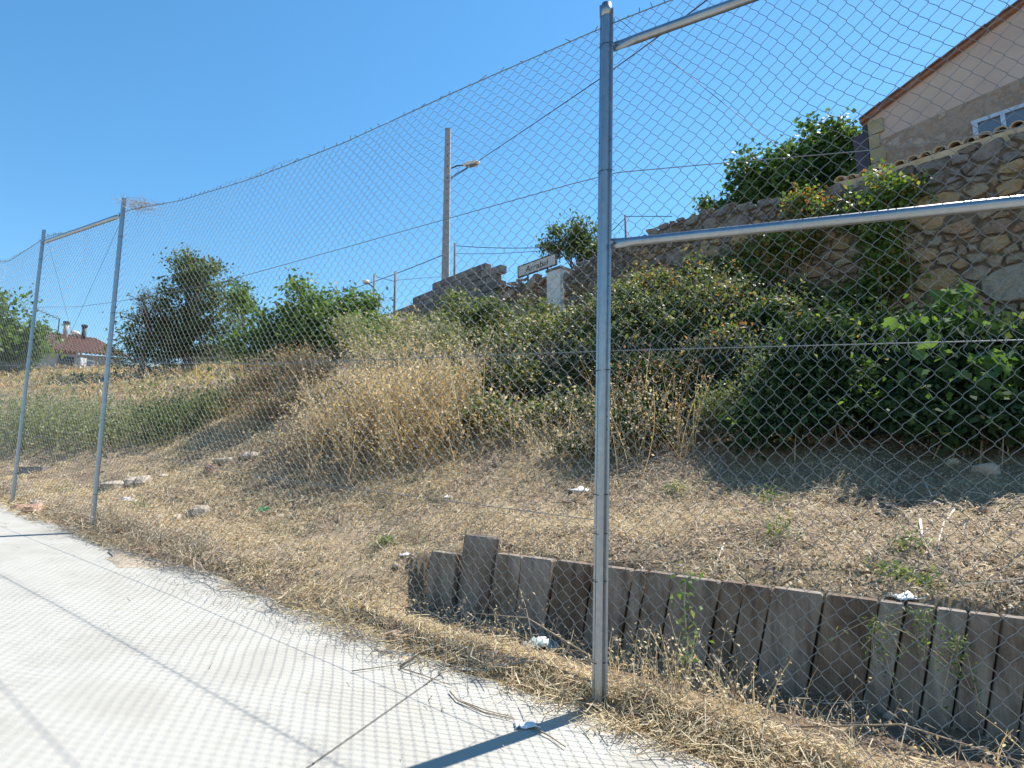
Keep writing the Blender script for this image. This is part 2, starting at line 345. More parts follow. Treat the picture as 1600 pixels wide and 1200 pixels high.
def bush(name, blobs, n, size, mat, label, cat='bush', group=None, clumps=None, spread=.16, aspect=.55, nst=14, stem_r=.008, stem_mat='cane', extra=None, clip=True, shell=.55, sprays=70):
    bl = np.array(blobs, float); c = bl[:, :3].mean(0)
    root = thing(name, TP(c[0], c[1]), label, cat, group)
    pts, cc = blob_points(blobs, n, clumps or max(12, n//70), spread, shell)
    if clip: pts = ground_clip(pts)
    V, F = leaves(pts, size, aspect); part('foliage', root, V, F, mat)
    if nst:
        mb = stems_to(root, cc, nst, stem_r, foot_spread=max(.15, bl[:, 3].max()*.35)); part('stems', root, mb.verts(), mb.F, stem_mat)
    if sprays:
        mbs = MB(); sp_ = []
        for i in rng.choice(len(cc), min(sprays, len(cc)), replace=False):
            o_ = cc[i]; d_ = unit(o_-c+rng.normal(size=3)*.35+np.array([0, 0, .25])); L_ = rng.uniform(.25, .6)*max(.5, bl[:, 3].max()); t_ = np.linspace(0, 1, 6)[:, None]
            q_ = o_+d_*L_*t_+np.array([0, 0, -.35])*L_*t_**2; mbs.tube(q_, np.linspace(.004, .0015, 6), 3, False)
            k_ = rng.integers(6, 16); tt_ = rng.integers(1, 6, k_); sp_.append(q_[tt_]+rng.normal(size=(k_, 3))*size*.45)
        tag(part('shoots', root, mbs.verts(), mbs.F, stem_mat), kind='stuff'); V, F = leaves(np.vstack(sp_), size*.95, aspect); part('shoot_leaves', root, V, F, mat)
    if extra:
        emat, frac, esz = extra
        k = int(n*frac); V, F = leaves(pts[rng.choice(len(pts), k)]+rng.normal(size=(k, 3))*.06, esz, aspect)
        part('withered_foliage', root, V, F, emat)
    return root
def tree(name, foot, blobs, n, size, mat, label, trunk_r=.12, aspect=.6, clumps=None, spread=.22, limbs=14, shell=.55, cat='tree', group=None, bare=0):
    foot = np.array(foot, float); root = thing(name, foot, label, cat, group)
    bl = np.array(blobs, float); pts, cc = blob_points(blobs, n, clumps or max(16, n//60), spread, shell)
    V, F = leaves(pts, size, aspect); part('crown', root, V, F, mat)
    top = bl[:, :3].mean(0); mb = MB()
    t = np.linspace(0, 1, 7)[:, None]; fork = foot+(top-foot)*.55
    pth = foot+(fork-foot)*t+np.array([.12, .08, 0])*np.sin(t*4)*np.linalg.norm(fork-foot)*.12
    mb.tube(pth, np.linspace(trunk_r, trunk_r*.6, 7), 8)
    part('trunk', root, mb.verts(), mb.F, 'bark', True)
    mb = MB()
    for i in rng.choice(len(cc), min(limbs+bare, len(cc)), replace=False):
        s = pth[rng.integers(3, 7)]; e = cc[i]; tt = np.linspace(0, 1, 6)[:, None]
        q = s*(1-tt)+e*tt+np.array([*(rng.normal(size=2)*.1), .12])*np.linalg.norm(e-s)*(tt*(1-tt))
        mb.tube(q, np.linspace(trunk_r*.4, trunk_r*.08, 6), 5, False)
    part('limbs', root, mb.verts(), mb.F, 'bark', True)
    return root

# ------------------------------------------------------------------ ground
def grow(a, b, first, fac):
    out = [a]; st = first
    while out[-1] < b: out.append(out[-1]+st); st *= fac
    return out
ug = np.r_[-np.array(grow(4, 260, .12, 1.14))[::-1], np.arange(-3.94, 12.5, .065), np.array(grow(12.5, 260, .1, 1.12))]
vg = np.r_[-np.array(grow(.6, 200, .12, 1.25))[::-1], np.arange(-.55, 5.5, .055), np.array(grow(5.5, 300, .07, 1.055))]
UU, VV = np.meshgrid(ug, vg); uu, vv = UU.ravel(), VV.ravel()
X, Y = xy(uu, vv); Z = pz(X, Y)+hw(uu, vv)
# far away the land levels off
farm = sstep(np.hypot(X, Y), 60, 160); Z = Z*(1-farm)+4.5*farm
nu, nv = len(ug), len(vg); ii = (np.arange(nv-1)[:, None]*nu+np.arange(nu-1)[None]).ravel()
tag(mk('hillside', np.c_[X, Y, Z], np.stack([ii, ii+nu, ii+nu+1, ii+1], -1), 'soil', None, True), kind='structure')
# street slabs either side of an expansion joint
J1, J2 = G(650, 1080), G(480, 1200); jd = (J2-J1)[:2]; jd /= np.linalg.norm(jd)
def on_joint(v):
    u1, v1 = uv(*J1[:2]); u2, v2 = uv(*J2[:2]); return u1+(v-v1)*(u2-u1)/(v2-v1)
street = mk('street', [W(-45, -9.5, -.10), W(90, -9.5, -.10), W(90, .1, -.10), W(-45, .1, -.10)], [(0, 1, 2, 3)], 'joint'); tag(street, kind='structure')
V1 = .12
for a, b in (((90, 90), (on_joint(-9)+.007, on_joint(V1)+.007)), ((on_joint(-9)-.007, on_joint(V1)-.007), (-45, -45))):
    q = [W(a[0], -9), W(a[1], V1), W(b[1], V1), W(b[0], -9)]
    V = q+[p-np.array([0, 0, .09]) for p in q]
    mk('slab', V, [(3,2,1,0), (4,5,6,7), (0,1,5,4), (1,2,6,5), (2,3,7,6), (3,0,4,7)], 'concrete', street)

# ------------------------------------------------------------------ chain-link fence
U2, U3, U4, UR = 6.04, 8.47, 11.4, -2.5
fence = thing('chain_link_fence', W(0, 0), 'tall galvanised chain link fence along the concrete street edge', 'fence')
def fz(u, table): return np.interp(u, [t[0] for t in table], [t[1] for t in table])
LEAN = .155
def lean(u, hgt):                                                  # the nearest post leans along the fence
    return -np.exp(-(u/1.2)**2)*LEAN*hgt/3.94
TOPT = [(-6,3.85),(UR,3.9),(-1.2,3.84),(0,3.80),(1,3.72),(2.2,3.60),(3.5,3.54),(4.8,3.55),(U2,3.64),(7.2,3.56),(U3,3.66),(10,3.45),(U4,3.6)]
W3T = [(-6,2.75),(UR,2.72),(-1.6,2.70),(0,2.87),(2,2.72),(4,2.58),(U2,2.55),(7.2,2.56),(U3,2.64),(U4,2.6)]
W2T = [(-6,1.85),(0,1.84),(3,1.80),(U2,1.84),(U4,1.84)]
W1T = [(-6,.9),(0,.92),(3,.86),(U2,.9),(U4,.9)]
def fpos(u, hgt, off=.05):
    u = np.asarray(u, float); hgt = np.asarray(hgt, float)
    x, y = xy(u+lean(u, hgt), off); return np.stack([x, y, pz(x, y)+hgt], -1)
def mesh_panel(u0, u1):
    wm, hm = .082, .082; ni = int(round((u1-u0)/(wm/2))); wm = 2*(u1-u0)/ni
    nj = int(round(3.66/(hm/2))); nx = 11 if u0 == 0 else 0                              # extra rows lie crumpled on the street
    i = np.arange(ni)[:, None]; j = np.arange(-nx, nj+1)[None]
    colm = i+((i+j) % 2); zz = j+0*i
    ptsu = []; ptsj = []; side = []
    def lerp(a, b, t): return a+(b-a)*t
    for t, tz in ((0, 0), (.10, .19), (.90, .81)):
        ptsu.append(lerp(colm[:, :-1], colm[:, 1:], t)); ptsj.append(lerp(zz[:, :-1], zz[:, 1:], tz))
        side.append((np.where((i+j) % 2 == 0, 1., -1.)[:, :-1])*(1-2*t))
    pu = np.stack(ptsu, -1).reshape(ni, -1); pj = np.stack(ptsj, -1).reshape(ni, -1); sd = np.stack(side, -1).reshape(ni, -1)
    u = u0+pu*wm/2
    f = pj/nj; top = fz(u, TOPT)
    # slack in the netting
    mid = np.sin(np.pi*np.clip((u-u0)/(u1-u0), 0, 1))
    hgt = np.clip(f, 0, 1)*top + mid*(noise(u*.9, f*6, 21)*.06+noise(u*2.3, f*13, 22)*.03)
    uo = mid*(noise(u*.8, f*5, 23)*.10+noise(u*2.2, f*11+u*.7, 24)*.05)
    off = .05+sd*.0022+mid*(noise(u*.9, f*4, 25)*.06+noise(u*2.6, f*9, 26)*.03)
    flop = sstep(u, .35, .9)*(1-sstep(u, 4.6, 5.4))*(.65+.7*(noise(u*1.7, u*0, 27)+.3))
    neg = np.clip(-pj, 0, None)*hm/2*flop
    low = np.clip(1-hgt/.3, 0, 1)*flop
    gsurf = np.maximum(hw(u, .05-neg*.8), 0)
    hgt = np.where(pj < 0, gsurf+.02+neg*.12*(1+1.5*noise(u*7, pj*.6, 28))+.03*np.abs(noise(u*11, pj*.8, 29)), hgt+.014)
    off = off-neg*.8-low*.10*(1+noise(u*4, f*40, 31)); uo = uo+np.where(pj < 0, noise(u*9, pj*.7, 30)*.06, 0)*flop
    x, y = xy(u+uo+lean(u, hgt), off); Pw = np.stack([x, y, pz(x, y)+hgt], -1)
    k = Pw.shape[1]; t = np.gradient(Pw, axis=1); t = unit(t)
    ref = np.array([*EV, 0.]); a = unit(np.cross(t, ref)); b = np.cross(t, a); r = .0016
    V = np.stack([Pw+r*(a*math.cos(q)+b*math.sin(q)) for q in (0, 2.0944, 4.1888)], 2).reshape(-1, 3)
    bs_ = ((np.arange(ni)*k*3)[:, None]+(np.arange(k-1)*3)[None]).ravel()
    Fc = np.concatenate([np.stack([bs_+q, bs_+(q+1) % 3, bs_+3+(q+1) % 3, bs_+3+q], -1) for q in range(3)])
    mm = part('mesh_panel', fence, V, Fc, 'wire')
    # twisted tips along the top edge
    mb = MB(); un = u0+np.arange(0, ni, 2)*wm/2+wm/4
    tip = fpos(un, fz(un, TOPT))
    for q in tip[rng.random(len(tip)) < .8]: mb.tube([q, q+np.array([*(EU*rng.normal()*.022), .008+rng.random()*.03])+np.array([*(EV*rng.normal()*.004), 0])], .003, 3, False)
    un2 = np.linspace(u0, u1, ni)
    for sg_, q in zip(np.where(np.arange(ni) % 2, 1, -1), fpos(un2, fz(un2, W2T))): mb.tube([q-np.array([0, 0, .008*sg_]), q+np.array([*(EU*rng.normal()*.006), sg_*(.008+rng.random()*.012)])], .0016, 3, False)
    tag(part('selvage_tips', fence, mb.verts(), mb.F, 'wire', under=mm), kind='stuff')
def overlap(u0, u1):                                                # the two rolls of netting overlap half way up
    mb = MB(); wm = .082; ni = int((u1-u0)/(wm/2))
    for i in range(ni):
        us_ = u0+wm/2*(i+np.array([.25, .75, .25, .75, .25])[::1 if i % 2 else -1]); hz = fz(us_, W2T)+np.array([-.05, -.025, 0, .025, .05])*1.3
        mb.tube(fpos(us_, hz, .058), .0016, 3, False)
    tag(part('netting_overlap', fence, mb.verts(), mb.F, 'wire'), kind='stuff')
for a, b in ((-5.5, UR), (UR, 0), (0, U2), (U2, U3), (U3, U4)): mesh_panel(a, b); overlap(a, b)
def line_wire(tab, u0, u1, r=.0022, off=.053):
    us = np.linspace(u0, u1, 60); pts = fpos(us, fz(us, tab), off); V, F = tube(pts, r, 5, False); part('line_wire', fence, V, F, 'wire', True)
for tab, r, ua_ in ((TOPT, .0035, -5.5), (W3T, .0026, -5.5), (W2T, .0026, -5.5), (W1T, .0024, 0)): line_wire(tab, ua_, U4, r)
def brace(u0, h0, u1, h1): V, F = tube([fpos(u0, h0, .03), fpos((u0+u1)/2, (h0+h1)/2-.03, .03), fpos(u1, h1, .03)], .0016, 5, False); part('brace_wire', fence, V, F, 'darkmetal', True)
brace(-.04, 3.82, UR, 1.2); brace(U2+.04, 3.6, U3, .9); brace(U3-.04, 3.6, U2, .9)
# omega-section posts
SEC = np.array([(-.043,.0),(-.043,.003),(-.026,.003),(-.021,-.022),(-.013,-.032),(0,-.035),(.013,-.032),(.021,-.022),(.026,.003),(.043,.003),(.043,0),(.029,0),(.023,-.018),(.013,-.028),(0,-.031),(-.013,-.028),(-.023,-.018),(-.029,0)])
SEC = np.array([(-.043,.0),(-.027,.0),(-.022,-.018),(-.013,-.026),(0,-.029),(.013,-.026),(.022,-.018),(.027,.0),(.043,.0),(.043,.003),(.030,.003),(.025,.006),(-.025,.006),(-.030,.003),(-.043,.003)])
def post(u, H, tz=()):
    hs = [-.35, H]; n = len(SEC); V = []
    for hgt in hs:
        for a, b in SEC:
            x, y = xy(u+a+float(lean(np.array(u), max(hgt, 0))), b); V.append((x, y, pz(*xy(u, 0))+hgt))
    F = [(j, (j+1) % n, n+(j+1) % n, n+j) for j in range(n)]+[tuple(range(n))[::-1], tuple(range(n, 2*n))]
    po = part('post', fence, V, F, 'steel')
    def at(a, b, hgt):
        x, y = xy(u+a+float(lean(np.array(u), hgt)), b); return np.array([x, y, pz(*xy(u, 0))+hgt])
    for hgt in tz:                                                  # tie wires wrapped round the post
        V, F = tube([at(-.046, .03, hgt+.004), at(-.045, -.003, hgt), at(-.024, -.021, hgt-.003), at(0, -.0315, hgt-.004), at(.024, -.021, hgt-.002), at(.045, -.003, hgt+.003), at(.046, .03, hgt+.006)], .002, 5, False)
        part('tie_wire', fence, V, F, 'darkmetal', under=po)
    for hgt in np.arange(.62, H, .78):                              # bolt holes in the flanges
        for a in (-.036, .036):
            for dz in (0, .07):
                c = at(a, -.0015, hgt+dz); V, F = tube([c+np.array([*EV, 0])*.003, c-np.array([*EV, 0])*.001], .0035, 6); part('bolt_hole', fence, V, F, 'darkmetal', under=po)
    return po, at
po, at0 = post(0, 3.84, (.22, .62, .86, 1.06, 1.72, 2.85, 3.62))
V, F = tube([at0(0, -.004, 3.80), at0(0, -.004, 3.875)], .03, 10); part('inner_tube', fence, V, F, 'steel', True, po)
mb = MB().box(at0(.036, -.004, 3.845), [*(EU*.007), 0], [*(EV*.004), 0], [0, 0, .04]); part('bent_tab', fence, mb.verts(), mb.F, 'steel', under=po)
post(U2, 3.76, (.4, 1.2, 2.4, 3.3)); post(U3, 3.72, (.4, 1.2, 2.4, 3.3)); post(UR, 3.95, (.9, 1.8, 2.8)); post(U4, 3.7)
def rail(u0, h0, u1, h1, r=.026):
    e = .05; du = np.sign(u1-u0)
    us = np.array([u0+du*e, u0+du*(e+.05), u0+du*(e+.14), u1-du*(e+.14), u1-du*(e+.05), u1-du*e]); hs = np.interp(us if du > 0 else -us, [u0*du, u1*du], [h0, h1]) if du > 0 else np.interp(-us, [-u0, -u1], [h0, h1])
    n = 12; V = []
    for k, (u, hgt) in enumerate(zip(us, hs)):
        fl = .22 if k in (0, 5) else (.45 if k in (1, 4) else 1.)      # ends hammered flat for the bolt
        for q in range(n):
            c_, s_ = math.cos(2*math.pi*q/n), math.sin(2*math.pi*q/n)
            uu_ = u+float(lean(np.array(u), hgt)); x, y = xy(uu_, -.008+r*fl*c_); V.append((x, y, pz(x, y)+hgt+r*(1.25-.25*fl)*s_))
    F = [(k*n+j, k*n+(j+1) % n, (k+1)*n+(j+1) % n, (k+1)*n+j) for k in range(5) for j in range(n)]+[tuple(range(n))[::-1], tuple(range(5*n, 6*n))]
    ro = part('rail', fence, V, F, 'steel', True)
    for u, hgt in ((us[0]+du*.012, hs[0]), (us[-1]-du*.012, hs[-1])):
        x, y = xy(u+float(lean(np.array(u), hgt)), -.02); c = np.array([x, y, pz(x, y)+hgt])
        V, F = tube([c, c+np.array([*EV, 0])*-.012], .010, 6); part('bolt', fence, V, F, 'steel', under=ro)
rail(-.0, 3.60, UR, 3.66); rail(-.0, 2.43, UR, 2.36); rail(U2, 3.56, U3, 3.54)
# wind-blown tuft caught on the top wire
q = fpos(np.array([U2-.25]), np.array([3.66]))[0]
n = 160; c0 = q+rng.normal(size=(n, 3))*np.array([.10, .06, .025]); dd = unit(rng.normal(size=(n, 3))*np.array([1, 1, .4])); Cn = np.stack([c0-dd*.08, c0+rng.normal(size=(n, 3))*.01, c0+dd*.08], 1)
V, F = ribbons(Cn, np.full(n, .003), unit(rng.normal(size=(n, 3)))); solo('grass_tuft', V, F, 'straw_grey', 'wispy grey tuft of dry grass caught on the fence top wire', 'grass tuft')

# ------------------------------------------------------------------ retaining wall of upright planks
pw = thing('plank_wall', W(0, plank_v(0)), 'low retaining wall of upright weathered grey planks behind the fence', 'retaining wall')
def plank_u(px, py):                                               # plan position of a plank seam
    r = ray(px, py); lo, hi = -6., 4.
    def side(u):
        p = W(u, plank_v(u)); return p[0]*r[1]-p[1]*r[0]
    for _ in range(50):
        mid_ = (lo+hi)/2
        if side(lo)*side(mid_) <= 0: hi = mid_
        else: lo = mid_
    return (lo+hi)/2
seams = [668, 708, 762, 803, 850, 907, 965, 984, 1022, 1093, 1126, 1167, 1246, 1328, 1367, 1413, 1461, 1510, 1558, 1622]
us = [plank_u(s, 850+.095*(s-668)) for s in seams]
while us[-1] > -5: us.append(us[-1]-rng.uniform(.12, .24))
for k in range(len(us)-1):
    ua, ub = us[k], us[k+1]; uc = (ua+ub)/2; hw_ = abs(ua-ub)/2-rng.uniform(.0015, .004)
    top = float(plank_h(uc))+rng.uniform(-.004, .004); th = .045
    if k == 0: top -= .02
    if k == 1: top += .115; th = .085
    lean_ = .10+.13*float(sstep(np.array(-uc), -1.4, .5))+rng.normal()*.004
    c = W(uc, plank_v(uc)); c2 = W(uc-.01, plank_v(uc-.01)); e = (c2-c); e[2] = 0; e /= np.linalg.norm(e)
    nn = np.array([-e[1], e[0], 0]); nn *= np.sign(nn@np.array([*EV, 0]))
    upv = np.array([0, 0, 1.])+e*lean_*1.0+nn*(.05+rng.normal()*.015); b0 = c-upv*.25+nn*(rng.normal()*.006+th*.5)
    L = top+.25; bev = .004; V = []
    prof = [(-hw_, -th+bev), (-hw_+bev, -th), (hw_-bev, -th), (hw_, -th+bev), (hw_, th-bev), (hw_-bev, th), (-hw_+bev, th), (-hw_, th-bev)]
    if k == 1: prof = [(hw_*math.cos(q), -th*math.sin(q)*(1 if math.sin(q) < 0 else 1)) for q in np.linspace(0, 2*math.pi, 14)[:-1]]
    m_ = len(prof); tl = -.055
    for s_, sh in ((0, 1), (.5, 1), (L-.012, 1), (L, .93)):
        for a, b in prof: V.append(b0+upv*(s_+(a*tl if s_ > .6*L else 0))+e*a*sh+nn*b*sh)
    F = [(r_*m_+j, r_*m_+(j+1) % m_, (r_+1)*m_+(j+1) % m_, (r_+1)*m_+j) for r_ in range(3) for j in range(m_)]+[tuple(range(3*m_, 4*m_))]
    part('plank', pw, V, F, 'timber')

# ------------------------------------------------------------------ walls above the bank
WA = np.array([6.4, 8.]); WD = np.array([-.668, .744]); WD /= np.linalg.norm(WD); WN = np.array([-WD[1], WD[0]]); WN = -WN if WN@np.array([-1, -1]) < 0 else WN   # WN faces the camera
def wall_s(px):                                                    # distance along the wall line for a picture column
    k = (px-800)/F_                                                # X = k*depth ; depth ~ y*cth (+z*sth, ignored)
    return None
def wp(s, off, z): p = WA+WD*s+WN*off; return np.array([p[0], p[1], z])
def hit(px, py, off=0):                                            # point on the wall plane behind a picture point
    r = ray(px, py); p0 = WA+WN*off; t = (p0@WN)/(r[:2]@WN); p = r*t
    return float((p[:2]-WA)@WD), float(p[2])
def clip_poly(poly, nrm, d):
    out = []
    for i in range(len(poly)):
        a, b = poly[i], poly[(i+1) % len(poly)]; da, db = a@nrm-d, b@nrm-d
        if da <= 0: out.append(a)
        if da*db < 0: out.append(a+(b-a)*da/(da-db))
    return out
def stones(root, s0, s1, zb, zt, rfun, mat_fn, off, gap=.009, flat=.66, depth=.04, name='stone', tries=9000):
    """power diagram of stones of mixed size in the wall face; every stone its own mesh"""
    pts = []; rad = []
    ss = rng.uniform(s0, s1, tries); zz = rng.random(tries)
    for s, q in zip(ss, zz):
        z = zb(s)+(zt(s)-zb(s))*q; r = rfun(s, z)*rng.choice([.38, .6, .9, 1.4, 2.1], p=[.30, .27, .21, .14, .08])
        if r < .3*(zt(s)-zb(s)) or True:
            if pts:
                d = np.hypot(np.array(pts)[:, 0]-s, (np.array(pts)[:, 1]-z)/flat)
                if (d < (np.array(rad)+r)*.82).any(): continue
            pts.append((s, z)); rad.append(r)
    pa = np.array(pts)*np.array([1, 1/flat]); ra = np.array(rad); cnt = 0
    for i in range(len(pa)):
        p = pa[i]; poly = [p+np.array(c)*ra[i]*2.2 for c in ((-1,-1), (1,-1), (1,1), (-1,1))]
        d2 = ((pa-p)**2).sum(1); 
        for j in np.argsort(d2)[1:22]:
            nrm = pa[j]-p; dist = (d2[j]+ra[i]**2-ra[j]**2)/(2*math.sqrt(d2[j])); nrm = nrm/math.sqrt(d2[j])
            poly = clip_poly(poly, nrm, p@nrm+dist)
            if len(poly) < 3: break
        if len(poly) < 3: continue
        po_ = np.array(poly)*np.array([1, flat]); c = po_.mean(0)
        po_[:, 1] = np.clip(po_[:, 1], zb(c[0])-.3, zt(c[0])+.03+rng.random()*.04); po_[:, 0] = np.clip(po_[:, 0], s0-.08, s1+.08)
        c = po_.mean(0); ext = np.ptp(po_, axis=0)
        if ext.min() < .04: continue
        q_ = []                                                     # rounded corners
        for k in range(len(po_)):
            a, b = po_[k], po_[(k+1) % len(po_)]
            if np.linalg.norm(a-b) < .015: q_.append((a+b)/2); continue
            q_ += [a+(b-a)*.17, a+(b-a)*.83]
        q_ = np.array(q_); dirs = c-q_; ln = np.linalg.norm(dirs, axis=1)[:, None]+1e-9
        g = min(gap, ext.min()*.12)
        q_ = q_+dirs/ln*(g+rng.random((len(q_), 1))*g*2.2)
        dp = depth*rng.uniform(.5, 1.3)*min(1, ext.min()/.16); n = len(q_); tilt = rng.normal(size=2)*.2
        V = []
        for f, o in ((1., -.06), (1., dp*.45), (.94, dp*.85), (.72, dp)):
            for a in q_:
                b = c+(a-c)*f; V.append(wp(b[0], off+o+((b-c)@tilt if o > 0 else 0)+(rng.normal()*.011 if o > 0 else 0), b[1]))
        V.append(wp(c[0], off+dp*1.02, c[1]))
        F = [(r_*n+k, r_*n+(k+1) % n, (r_+1)*n+(k+1) % n, (r_+1)*n+k) for r_ in range(3) for k in range(n)]+[(3*n+k, 3*n+(k+1) % n, 4*n) for k in range(n)]
        part(name, root, V, F, mat_fn(c[0], c[1]), False); cnt += 1
    return cnt
top_px = [(1640,192),(1600,209),(1480,246),(1400,272),(1330,292),(1230,310),(1090,333),(1040,352),(985,378),(930,402),(885,428)]
tp = [hit(*q) for q in top_px]; ts = np.array([q[0] for q in tp]); tz_ = np.array([q[1] for q in tp])
def wtop(s): return float(np.interp(s, ts, tz_))
def wbase(s): p = wp(s, 0, 0); return TP(p[0], p[1])[2]
sS, sE = -2.6, ts[-1]
bs_s = np.linspace(sS, sE, 40); bs_z = np.array([wbase(s) for s in bs_s])
def wb(s): return float(np.interp(s, bs_s, bs_z))
wall = thing('stone_wall', wp(0, 0, wb(0)), 'old dry stone wall with brown field stones climbing the bank', 'stone wall')
mb = MB(); ks = np.linspace(sS, sE, 60)
front = [wp(s, .0, wb(s)-.4) for s in ks]+[wp(s, .0, wtop(s)-.03) for s in ks]; back = [p-np.array([*WN, 0])*.5 for p in front]
V = np.array(front+back); n = len(ks); F = []
for i in range(n-1): F += [(i, i+1, n+i+1, n+i), (2*n+i, 3*n+i, 3*n+i+1, 2*n+i+1), (n+i, n+i+1, 3*n+i+1, 3*n+i)]
F += [(0, n, 3*n, 2*n), (n-1, 2*n+n-1, 3*n+n-1, n+n-1)]
part('wall_core', wall, V, F, 'mortar')
sL = hit(1190, 350)[0]
def rsize(s, z): return .19 if s < sL else .125
def stmat(s, z): return 'stone_dark' if (wtop(s)-z < .38+.15*math.sin(s*3) or (s > sL and rng.random() < .35)) else 'stone'
ns_ = stones(wall, -.9, sE, lambda s: max(wb(s)-.05, wtop(s)-2.6), wtop, rsize, stmat, .005)
print('wall stones', ns_)
# lean-to eave of ochre canal tiles behind the wall top
lt = thing('tiled_eave', wp(0, -.35, wtop(0)), 'strip of ochre curved roof tiles along the stone wall top below the house', 'tiled roof')
s_end = hit(1312, 292, -.3)[0]; s = -1.0; 
mb = MB(); mb.add([wp(q_, -.13, wtop(q_)+.175) for q_ in np.linspace(-1, s_end, 12)]+[wp(q_, -.72, wtop(q_)+.37) for q_ in np.linspace(s_end, -1, 12)], [tuple([i, i+1, 22-i, 23-i]) for i in range(11)])
mb.add([wp(q_, -.13, wtop(q_)-.1) for q_ in np.linspace(-1, s_end, 12)]+[wp(q_, -.13, wtop(q_)+.175) for q_ in np.linspace(s_end, -1, 12)], [tuple([i, i+1, 22-i, 23-i]) for i in range(11)])
mb.add([wp(-1.0, -.15, wtop(-1.0)-.06), wp(s_end, -.15, wtop(s_end)-.06), wp(s_end, -.55, wtop(s_end)-.05), wp(-1.0, -.55, wtop(-1.0)-.05)], [(0, 1, 2, 3)])
mb.add([wp(-1.0, -.11, wtop(-1.0)-.1), wp(s_end, -.11, wtop(s_end)-.1), wp(s_end, -.55, wtop(s_end)-.1), wp(-1.0, -.55, wtop(-1.0)-.1)], [(0, 3, 2, 1)])
part('mortar_bed', lt, mb.verts(), mb.F, 'tile_ochre')
while s < s_end:
    zt = wtop(s); rr = .085*rng.uniform(.92, 1.06); V = []; F = []; k = 7; kk = s_end-s
    for j, (off, dz, sc_) in enumerate(((-.14, .19, 1.0), (-.75, .35+.06*min(1, kk), .82))):
        for rr2 in (rr*sc_, rr*sc_-.014):
            for q in np.linspace(0, math.pi, k): V.append(wp(s+math.cos(q)*rr2, off, zt+dz+math.sin(q)*rr2*.95+rng.normal()*.001))
    for q in range(k-1): F += [(q, q+1, 2*k+q+1, 2*k+q), (k+q, 3*k+q, 3*k+q+1, k+q+1), (q, k+q, k+q+1, q+1)]
    part('tile', lt, V, F, 'tile_ochre', True); s += rr*2.05
# house above the wall
HO = -2.0                                                          # its face stands behind the wall line
hs0, hz0 = hit(1357, 188, HO); hsB = -3.2
def hp(s, off, z): return wp(s, HO+off, z)
house = thing('house', hp(hs0, 0, 3.2), 'pinkish plastered house with a tiled gable roof above the stone wall', 'house')
s_r, z_r = hit(1592, 16, HO); slope = (z_r-hz0)/(hs0-s_r)
def roofz(s): return hz0+slope*(hs0-s)
sb, zb_ = hit(1388, 214, HO); sb2, zb2 = hit(1598, 122, HO); bsl = (zb2-zb_)/(sb-sb2)
def bandz(s): return zb_+bsl*(sb-s)
dep = 6.
def slab(root, name, quad, off0, off1, mat, under=None):
    V = [hp(a, off0, z) for a, z in quad]+[hp(a, off1, z) for a, z in quad]; n = len(quad)
    F = [tuple(range(n)), tuple(range(n, 2*n))[::-1]]+[(i, n+i, n+(i+1) % n, (i+1) % n) for i in range(n)]
    return part(name, root, V, F, mat, under=under)
slab(house, 'wall', [(hs0, 2.2), (hs0, hz0), (hsB, roofz(hsB)), (hsB, 2.2)], 0, -dep, 'plaster')
slab(house, 'rough_plaster_band', [(hs0-.01, 2.2), (hs0-.01, bandz(hs0)-.12), ((hs0+sb)/2, bandz(sb)-.02), (sb, bandz(sb)), (hsB, bandz(hsB)), (hsB, 2.2)], .025, .002, 'plaster_rough')
for k in range(7):
    z0 = hz0-.32-k*.27; wq = .16 if k % 2 else .24
    slab(house, 'quoin', [(hs0+.012, z0), (hs0+.012, z0+.255), (hs0-wq, z0+.255+rng.normal()*.01), (hs0-wq, z0)], .045, .004, 'ochre')
slab(house, 'roof', [(hs0+.12, hz0-.05), (hs0+.12, hz0+.03), (hsB, roofz(hsB)+.10), (hsB, roofz(hsB)+.02)], .10, -dep-.1, 'tile')
s = hs0+.12
while s > hsB:                                                     # verge tiles along the gable
    zt = roofz(s)+.05; L = .36; V = []; k = 6
    for (ds, off_) in ((0, 0), (-L, 0)):
        for rr2 in (.085, .07):
            for q in np.linspace(0, math.pi, k): V.append(hp(s+ds, .06+math.cos(q)*rr2, roofz(s+ds)+.05+math.sin(q)*rr2*.8+(.018 if ds else 0)))
    F = []
    for q in range(k-1): F += [(q, q+1, 2*k+q+1, 2*k+q), (k+q, 3*k+q, 3*k+q+1, k+q+1), (q, k+q, k+q+1, q+1)]
    part('verge_tile', house, V, F, 'tile', True); s -= L*.9
slab(house, 'gutter_board', [(hs0+.02, 3.3), (hs0+.02, hz0-.16), (hs0+.30, hz0-.22), (hs0+.17, 3.3)], -.02, -.10, 'gutter')
slab(house, 'downpipe', [(hs0+.022, 3.3), (hs0+.022, hz0-.12), (hs0+.10, hz0-.12), (hs0+.085, 3.3)], .06, -.015, 'darkmetal')
s1_, z1_ = hit(1526, 212, HO); s2_, z2_ = hit(1526, 184, HO); wt = z2_-.12; wbm = z1_-.35; wwid = 1.0
wf = slab(house, 'window', [(s1_, wbm), (s1_, wt), (s1_-wwid, wt), (s1_-wwid, wbm)], .03, -.02, 'glass')
for a, b, c, d in ((s1_+.03, s1_-.04, wbm, wt), (s1_-.34, s1_-.40, wbm, wt), (s1_-wwid+.04, s1_-wwid-.03, wbm, wt)): slab(house, 'window_frame', [(a, c), (a, d), (b, d), (b, c)], .065, .028, 'frame_blue', wf)
slab(house, 'window_frame', [(s1_+.04, wt), (s1_+.04, wt+.06), (s1_-wwid-.04, wt+.06), (s1_-wwid-.04, wt)], .07, .026, 'frame_blue', wf)

